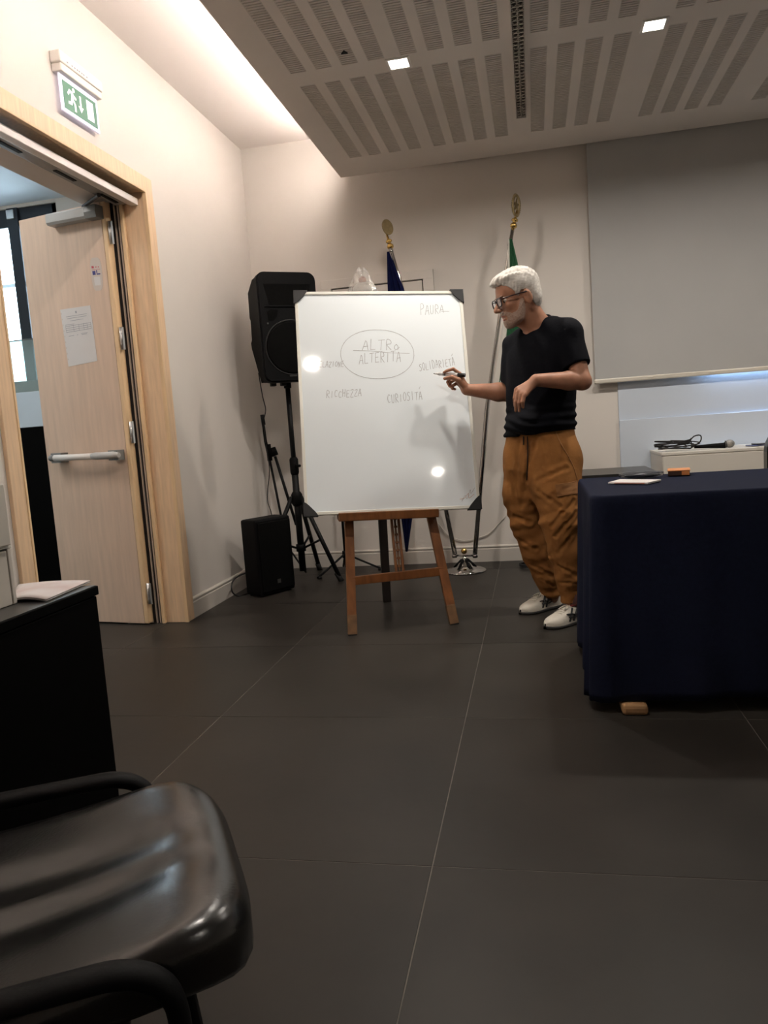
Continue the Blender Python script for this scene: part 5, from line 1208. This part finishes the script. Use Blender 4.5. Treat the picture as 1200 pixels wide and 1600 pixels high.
# ---- trousers
tr_ = Field((-0.26, 3.55, 0.05), (0.34, 4.22, 0.99), 0.0036)
hs = [(V(0.034, 3.890, 0.60), 0.10, 0.06), (V(0.032, 3.890, 0.68), 0.150, 0.105), (V(0.028, 3.890, 0.76), 0.180, 0.138), (V(0.028, 3.892, 0.86), 0.184, 0.140), (V(0.032, 3.892, 0.990), 0.174, 0.126)]
tr_.loft(hs, Lm, Fm, 0.02)
PR = [V(-0.045, 3.962, 0.80), at(818, 770, 1, 3.965), KR, at(839, 860, 1, 3.99), at(853, 900, 1, 4.02), at(861, 928, 1, 4.05)]
PL = [V(0.112, 3.835, 0.80), at(869, 760, 1, 3.80), KL, at(884, 860, 1, 3.775), at(889, 900, 1, 3.785), at(893, 936, 1, 3.80)]
for pt, rs in ((PR, [0.112, 0.098, 0.087, 0.080, 0.064, 0.050]), (PL, [0.112, 0.106, 0.098, 0.082, 0.066, 0.052])):
    d = nrm(pt[-1]-pt[-2])
    for i in range(5): tr_.cone(pt[i], pt[i+1], rs[i], rs[i+1], 0.05 if i < 2 else 0.02, cut=[(pt[-1]+d*0.005, d)] if i == 4 else None)
# cargo pockets bulge
cpL = at(889, 800, 1, 3.72); tr_.ell(cpL+V(0.02, 0.01, 0.01), (0.030, 0.075, 0.105), (nrm((0.8, -0.6, 0)), nrm((0.6, 0.8, 0)), EZ), 0.02)
cpR = at(799, 785, 1, 3.98); tr_.ell(cpR+V(0.008, 0, 0), (0.025, 0.06, 0.075), (nrm((-0.9, 0.3, 0)), nrm((0.3, 0.9, 0)), EZ), 0.015)
r = tr_.region(tr_.lo, tr_.lo+tr_.n*tr_.h); sl_, X, Y, Z = r
a = (X-0.03)*Lm[0]+(Y-3.89)*Lm[1]; f_ = (X-0.03)*Fm[0]+(Y-3.89)*Fm[1]
kn = np.exp(-((Z-0.46)/0.15)**2); lw = np.clip((0.36-Z)/0.12, 0, 1); up_ = np.clip((Z-0.62)/0.12, 0, 1)
W1 = np.sin(95*(Z-0.35*a)+3*np.sin(11*a)+2*np.sin(17*f_)); W2 = np.sin(70*(Z+0.5*f_)+4*np.sin(8*a+1)); W3 = np.sin(62*a+10*Z+2*np.sin(14*Z)); W4 = np.sin(120*Z+5*np.sin(15*a+6*f_))
nz = 0.5+0.5*np.sin(9*Z+13*a+2.0)*np.sin(17*a-11*f_+5*Z); nz2 = 0.5+0.5*np.sin(23*Z-15*a+7*f_)
tr_.F[sl_] += (0.0046*kn*W1*nz+0.0030*W2*(1-up_)*nz2+0.0032*up_*W3*nz2+0.0036*lw*W4*nz+0.0018*np.sin(38*(a-0.5*Z)+3*np.sin(7*Z))).astype(np.float32)
Fq = tr_
def surf(x, y, Y0, Y1):              # first hit of a pixel ray on the trousers
    d = ray(x, y)
    for t_ in np.linspace(Y0/d[1], Y1/d[1], 500):
        p = CAMP+d*t_; i = np.round((p-Fq.lo)/Fq.h).astype(int)
        if np.all(i >= 0) and np.all(i < Fq.n) and Fq.F[tuple(i)] < 0.0005: return p
    return CAMP+d*(Y1/d[1])
cre = []
for x0, y0, x1, y1, am, wd in ((827, 690, 823, 752, .006, .010), (838, 752, 884, 732, .006, .010), (842, 768, 876, 792, .005, .009), (833, 700, 814, 792, .005, .011), (812, 692, 805, 765, .005, .010), (848, 690, 856, 742, .004, .011),
        (896, 782, 862, 822, .006, .008), (900, 800, 868, 838, .006, .008), (902, 824, 874, 862, .005, .008), (806, 806, 848, 826, .007, .010), (816, 846, 858, 868, .005, .009), (828, 880, 862, 900, .005, .008),
        (872, 884, 902, 900, .005, .008), (874, 910, 904, 912, .005, .007), (846, 905, 866, 916, .004, .007), (880, 700, 872, 742, .003, .012), (800, 740, 812, 800, .004, .010), (866, 850, 880, 880, .004, .009)):
    cre.append((surf(x0, y0, 3.5, 4.1), surf((x0+x1)/2, (y0+y1)/2, 3.5, 4.1), surf(x1, y1, 3.5, 4.1), am, wd))
for A_, M_, B_, am, wd in cre:
    for P_, Q_ in ((A_, M_), (M_, B_)):
        r = tr_.region(np.minimum(P_, Q_)-0.05, np.maximum(P_, Q_)+0.05); sl_, X, Y, Z = r; ba = Q_-P_
        tt_ = np.clip(((X-P_[0])*ba[0]+(Y-P_[1])*ba[1]+(Z-P_[2])*ba[2])/float(ba@ba), 0, 1)
        dd = np.sqrt((X-P_[0]-tt_*ba[0])**2+(Y-P_[1]-tt_*ba[1])**2+(Z-P_[2]-tt_*ba[2])**2)
        tr_.F[sl_] += (am*np.exp(-(dd/wd)**2)-0.45*am*np.exp(-((dd-2.2*wd)/wd)**2)).astype(np.float32)*0.8
tr = field_obj(tr_, 'trousers', 'trousers', mroot)
def patch(px, name, m, th, par):      # quad patch draped on the trousers
    n_ = 9; rows_ = []
    for i in range(n_+1):
        row = []
        for j in range(n_+1):
            u, v = i/n_, j/n_
            x = (px[0][0]*(1-u)+px[1][0]*u)*(1-v)+(px[3][0]*(1-u)+px[2][0]*u)*v; y = (px[0][1]*(1-u)+px[1][1]*u)*(1-v)+(px[3][1]*(1-u)+px[2][1]*u)*v
            d = ray(x, y); p = surf(x, y, 3.5, 4.1); row.append(p-nrm(d)*th)
        rows_.append(row)
    back = [[p+nrm(p-CAMP)*(th+0.006) for p in r_] for r_ in rows_]
    b = MB(); b.grid(rows_); b.grid(back)
    e = [rows_[i][0] for i in range(n_+1)]+[rows_[n_][j] for j in range(1, n_+1)]+[rows_[i][n_] for i in range(n_-1, -1, -1)]+[rows_[0][j] for j in range(n_-1, 0, -1)]
    eb = [back[i][0] for i in range(n_+1)]+[back[n_][j] for j in range(1, n_+1)]+[back[i][n_] for i in range(n_-1, -1, -1)]+[back[0][j] for j in range(n_-1, 0, -1)]
    b.grid([e, eb], closed_u=True)
    return b.build(name, m, par)
patch([(867, 758), (902, 753), (903, 771), (871, 776)], 'pocket_flap', 'trousers_trim', 0.007, tr)
def line_on(pxs, r_, name, m, lift=0.003):
    P_ = [surf(x, y, 3.5, 4.1)-nrm(ray(x, y))*lift for x, y in pxs]
    return MB().tube(bez(P_, 4), r_, 6).build(name, m, tr)
line_on([(867, 671), (872, 684), (878, 696), (884, 706), (889, 715)], 0.0035, 'pocket_seam', 'trousers_trim', 0.001)
line_on([(889, 715), (894, 725), (899, 738), (902, 750)], 0.0025, 'side_seam', 'trousers_trim', 0.001)
line_on([(868, 757), (885, 755), (901, 752)], 0.0022, 'flap_stitching', 'trousers_trim', 0.007)
line_on([(824, 682), (824.5, 700), (824, 725), (823, 750)], 0.0028, 'drawstring', 'cord_dark', 0.004)
line_on([(818, 682), (818, 695)], 0.0035, 'drawstring', 'cord_dark', 0.004)
del tr_, Fq
# ---- socks, shoes
def shoe(toe, heel, label):
    d = nrm(V(toe[0]-heel[0], toe[1]-heel[1], 0)); sd = nrm(np.cross(EZ, d)); L = float(np.linalg.norm((toe-heel)[:2])); H0 = V(heel[0], heel[1], 0)
    so_ = np.dot(sd, V(1, -1, 0)); s_ = sd                      # sd points to the wearer's left
    T = [0.0, 0.03, 0.10, 0.22, 0.36, 0.50, 0.62, 0.74, 0.84, 0.92, 0.97, 1.0]
    Wd = [0.012, 0.026, 0.034, 0.036, 0.036, 0.041, 0.047, 0.050, 0.047, 0.037, 0.022, 0.006]
    Ht = [0.050, 0.072, 0.082, 0.080, 0.088, 0.088, 0.076, 0.062, 0.054, 0.047, 0.040, 0.028]
    def pt(t, a, off=0.0):      # a: 0 = left rim, pi = right rim, over the top
        w = np.interp(t, T, Wd)+off; h_ = np.interp(t, T, Ht)+off; ca, sa = math.cos(a), math.sin(a)
        return H0+d*t*L+s_*w*math.copysign(abs(ca)**0.75, ca)+EZ*(0.014+(h_-0.014)*abs(sa)**0.8)
    o = thing('shoe', H0, label, None); o.parent = mroot; o.location = Vector(tuple(H0))-mroot.location
    tt = [0.0, 0.01, 0.03]+[0.06+0.035*k for k in range(26)]+[0.98, 1.0]
    rows_ = []
    for t in tt:
        r_ = [pt(t, math.pi*k/22) for k in range(23)]+[H0+d*t*L-s_*np.interp(t, T, Wd)+EZ*0.008, H0+d*t*L+s_*np.interp(t, T, Wd)+EZ*0.008]; rows_.append(r_)
    MB().grid(rows_, closed_u=True).build('upper', 'shoe_white', o)
    rows_ = []
    for t in tt:
        w = np.interp(t, T, Wd)+0.003; rows_.append([H0+d*(t*1.02-0.01)*L+s_*w*c_+EZ*z for c_, z in ((1, 0), (1, 0.013), (0.9, 0.016), (-0.9, 0.016), (-1, 0.013), (-1, 0))])
    MB().grid(rows_, closed_u=True).build('sole', 'shoe_sole', o)
    def rib(uv, w, m, name, off=0.0018):
        b = MB(); Q = []
        for i in range(len(uv)-1):
            for k in range(6): q = k/6; Q.append((uv[i][0]*(1-q)+uv[i+1][0]*q, uv[i][1]*(1-q)+uv[i+1][1]*q))
        Q.append(uv[-1]); P_ = [pt(t, a, off) for t, a in Q]
        b.tube(P_, w, 6, flat=0.45); return b.build(name, m, o)
    rib([(0.60, 0.12), (0.46, 1.05)], 0.0062, 'shoe_black', 'stripe'); rib([(0.50, 0.08), (0.34, 0.95)], 0.0062, 'shoe_black', 'stripe')
    rib([(0.63, 0.75), (0.45, 0.45), (0.20, 0.62), (0.06, 0.9)], 0.0062, 'shoe_black', 'stripe'); rib([(0.60, 0.42), (0.42, 0.25), (0.18, 0.50)], 0.0056, 'shoe_black', 'stripe')
    rib([(0.01, 0.2), (0.02, 1.2), (0.02, 1.9), (0.01, 2.9)], 0.010, 'shoe_black', 'heel_tab')
    for k, t in enumerate((0.50, 0.55, 0.60, 0.65, 0.70)): rib([(t, 1.18), (t+0.012, 1.57), (t, 1.96)], 0.0030, 'shoe_white', 'lace')
    for sg in (-1, 1): rib([(0.49, 1.57), (0.56, 1.57+sg*0.32), (0.64, 1.57+sg*0.25), (0.55, 1.57+sg*0.05)], 0.0028, 'shoe_white', 'lace', 0.006)
    q = pt(0.40, 1.35, 0.004); MB().obox(q, d, s_, EZ, (-0.012, -0.009, -0.003), (0.012, 0.009, 0.002)).build('tongue_label', 'shoe_red', o)
    b = MB(); c0 = H0+d*0.24*L
    b.tube([c0+EZ*0.055, c0+EZ*0.08+d*0.004, c0+EZ*0.14], [0.036, 0.037, 0.036], 16); b.build('sock', 'sock', o)
    return o
shoe(V(-0.112, 3.925, 0), V(0.095, 4.105, 0), None); shoe(V(0.010, 3.640, 0), V(0.225, 3.820, 0), None)
# ---- marker pen in the right hand
pt_, pe = at(677.5, 583.6, 1, 3.965), at(727, 586.3, 1, 3.924); pd = nrm(pe-pt_); PLn = float(np.linalg.norm(pe-pt_))
mk_ = thing('marker_pen', (pt_+pe)/2, 'white marker pen with a black end held in the man\'s right hand', 'marker')
MB().tube([pt_, pt_+pd*0.006], [0.0018, 0.0030], 10).build('nib', 'pen_black', mk_)
MB().tube([pt_+pd*0.006, pt_+pd*0.022, pt_+pd*0.030], [0.0040, 0.0060, 0.0084], 12).build('neck', 'pen_white', mk_)
MB().tube([pt_+pd*0.030, pt_+pd*PLn*0.77], 0.0092, 14).build('barrel', 'pen_white', mk_)
MB().tube([pt_+pd*PLn*0.30, pt_+pd*PLn*0.40], 0.0094, 14).build('printed_band', 'paper_print', mk_)
MB().tube([pt_+pd*PLn*0.77, pt_+pd*PLn*0.985, pt_+pd*PLn], [0.0102, 0.0102, 0.0085], 14).build('cap', 'pen_black', mk_)
for o in bpy.data.objects:
    if '_o' in o: del o['_o']
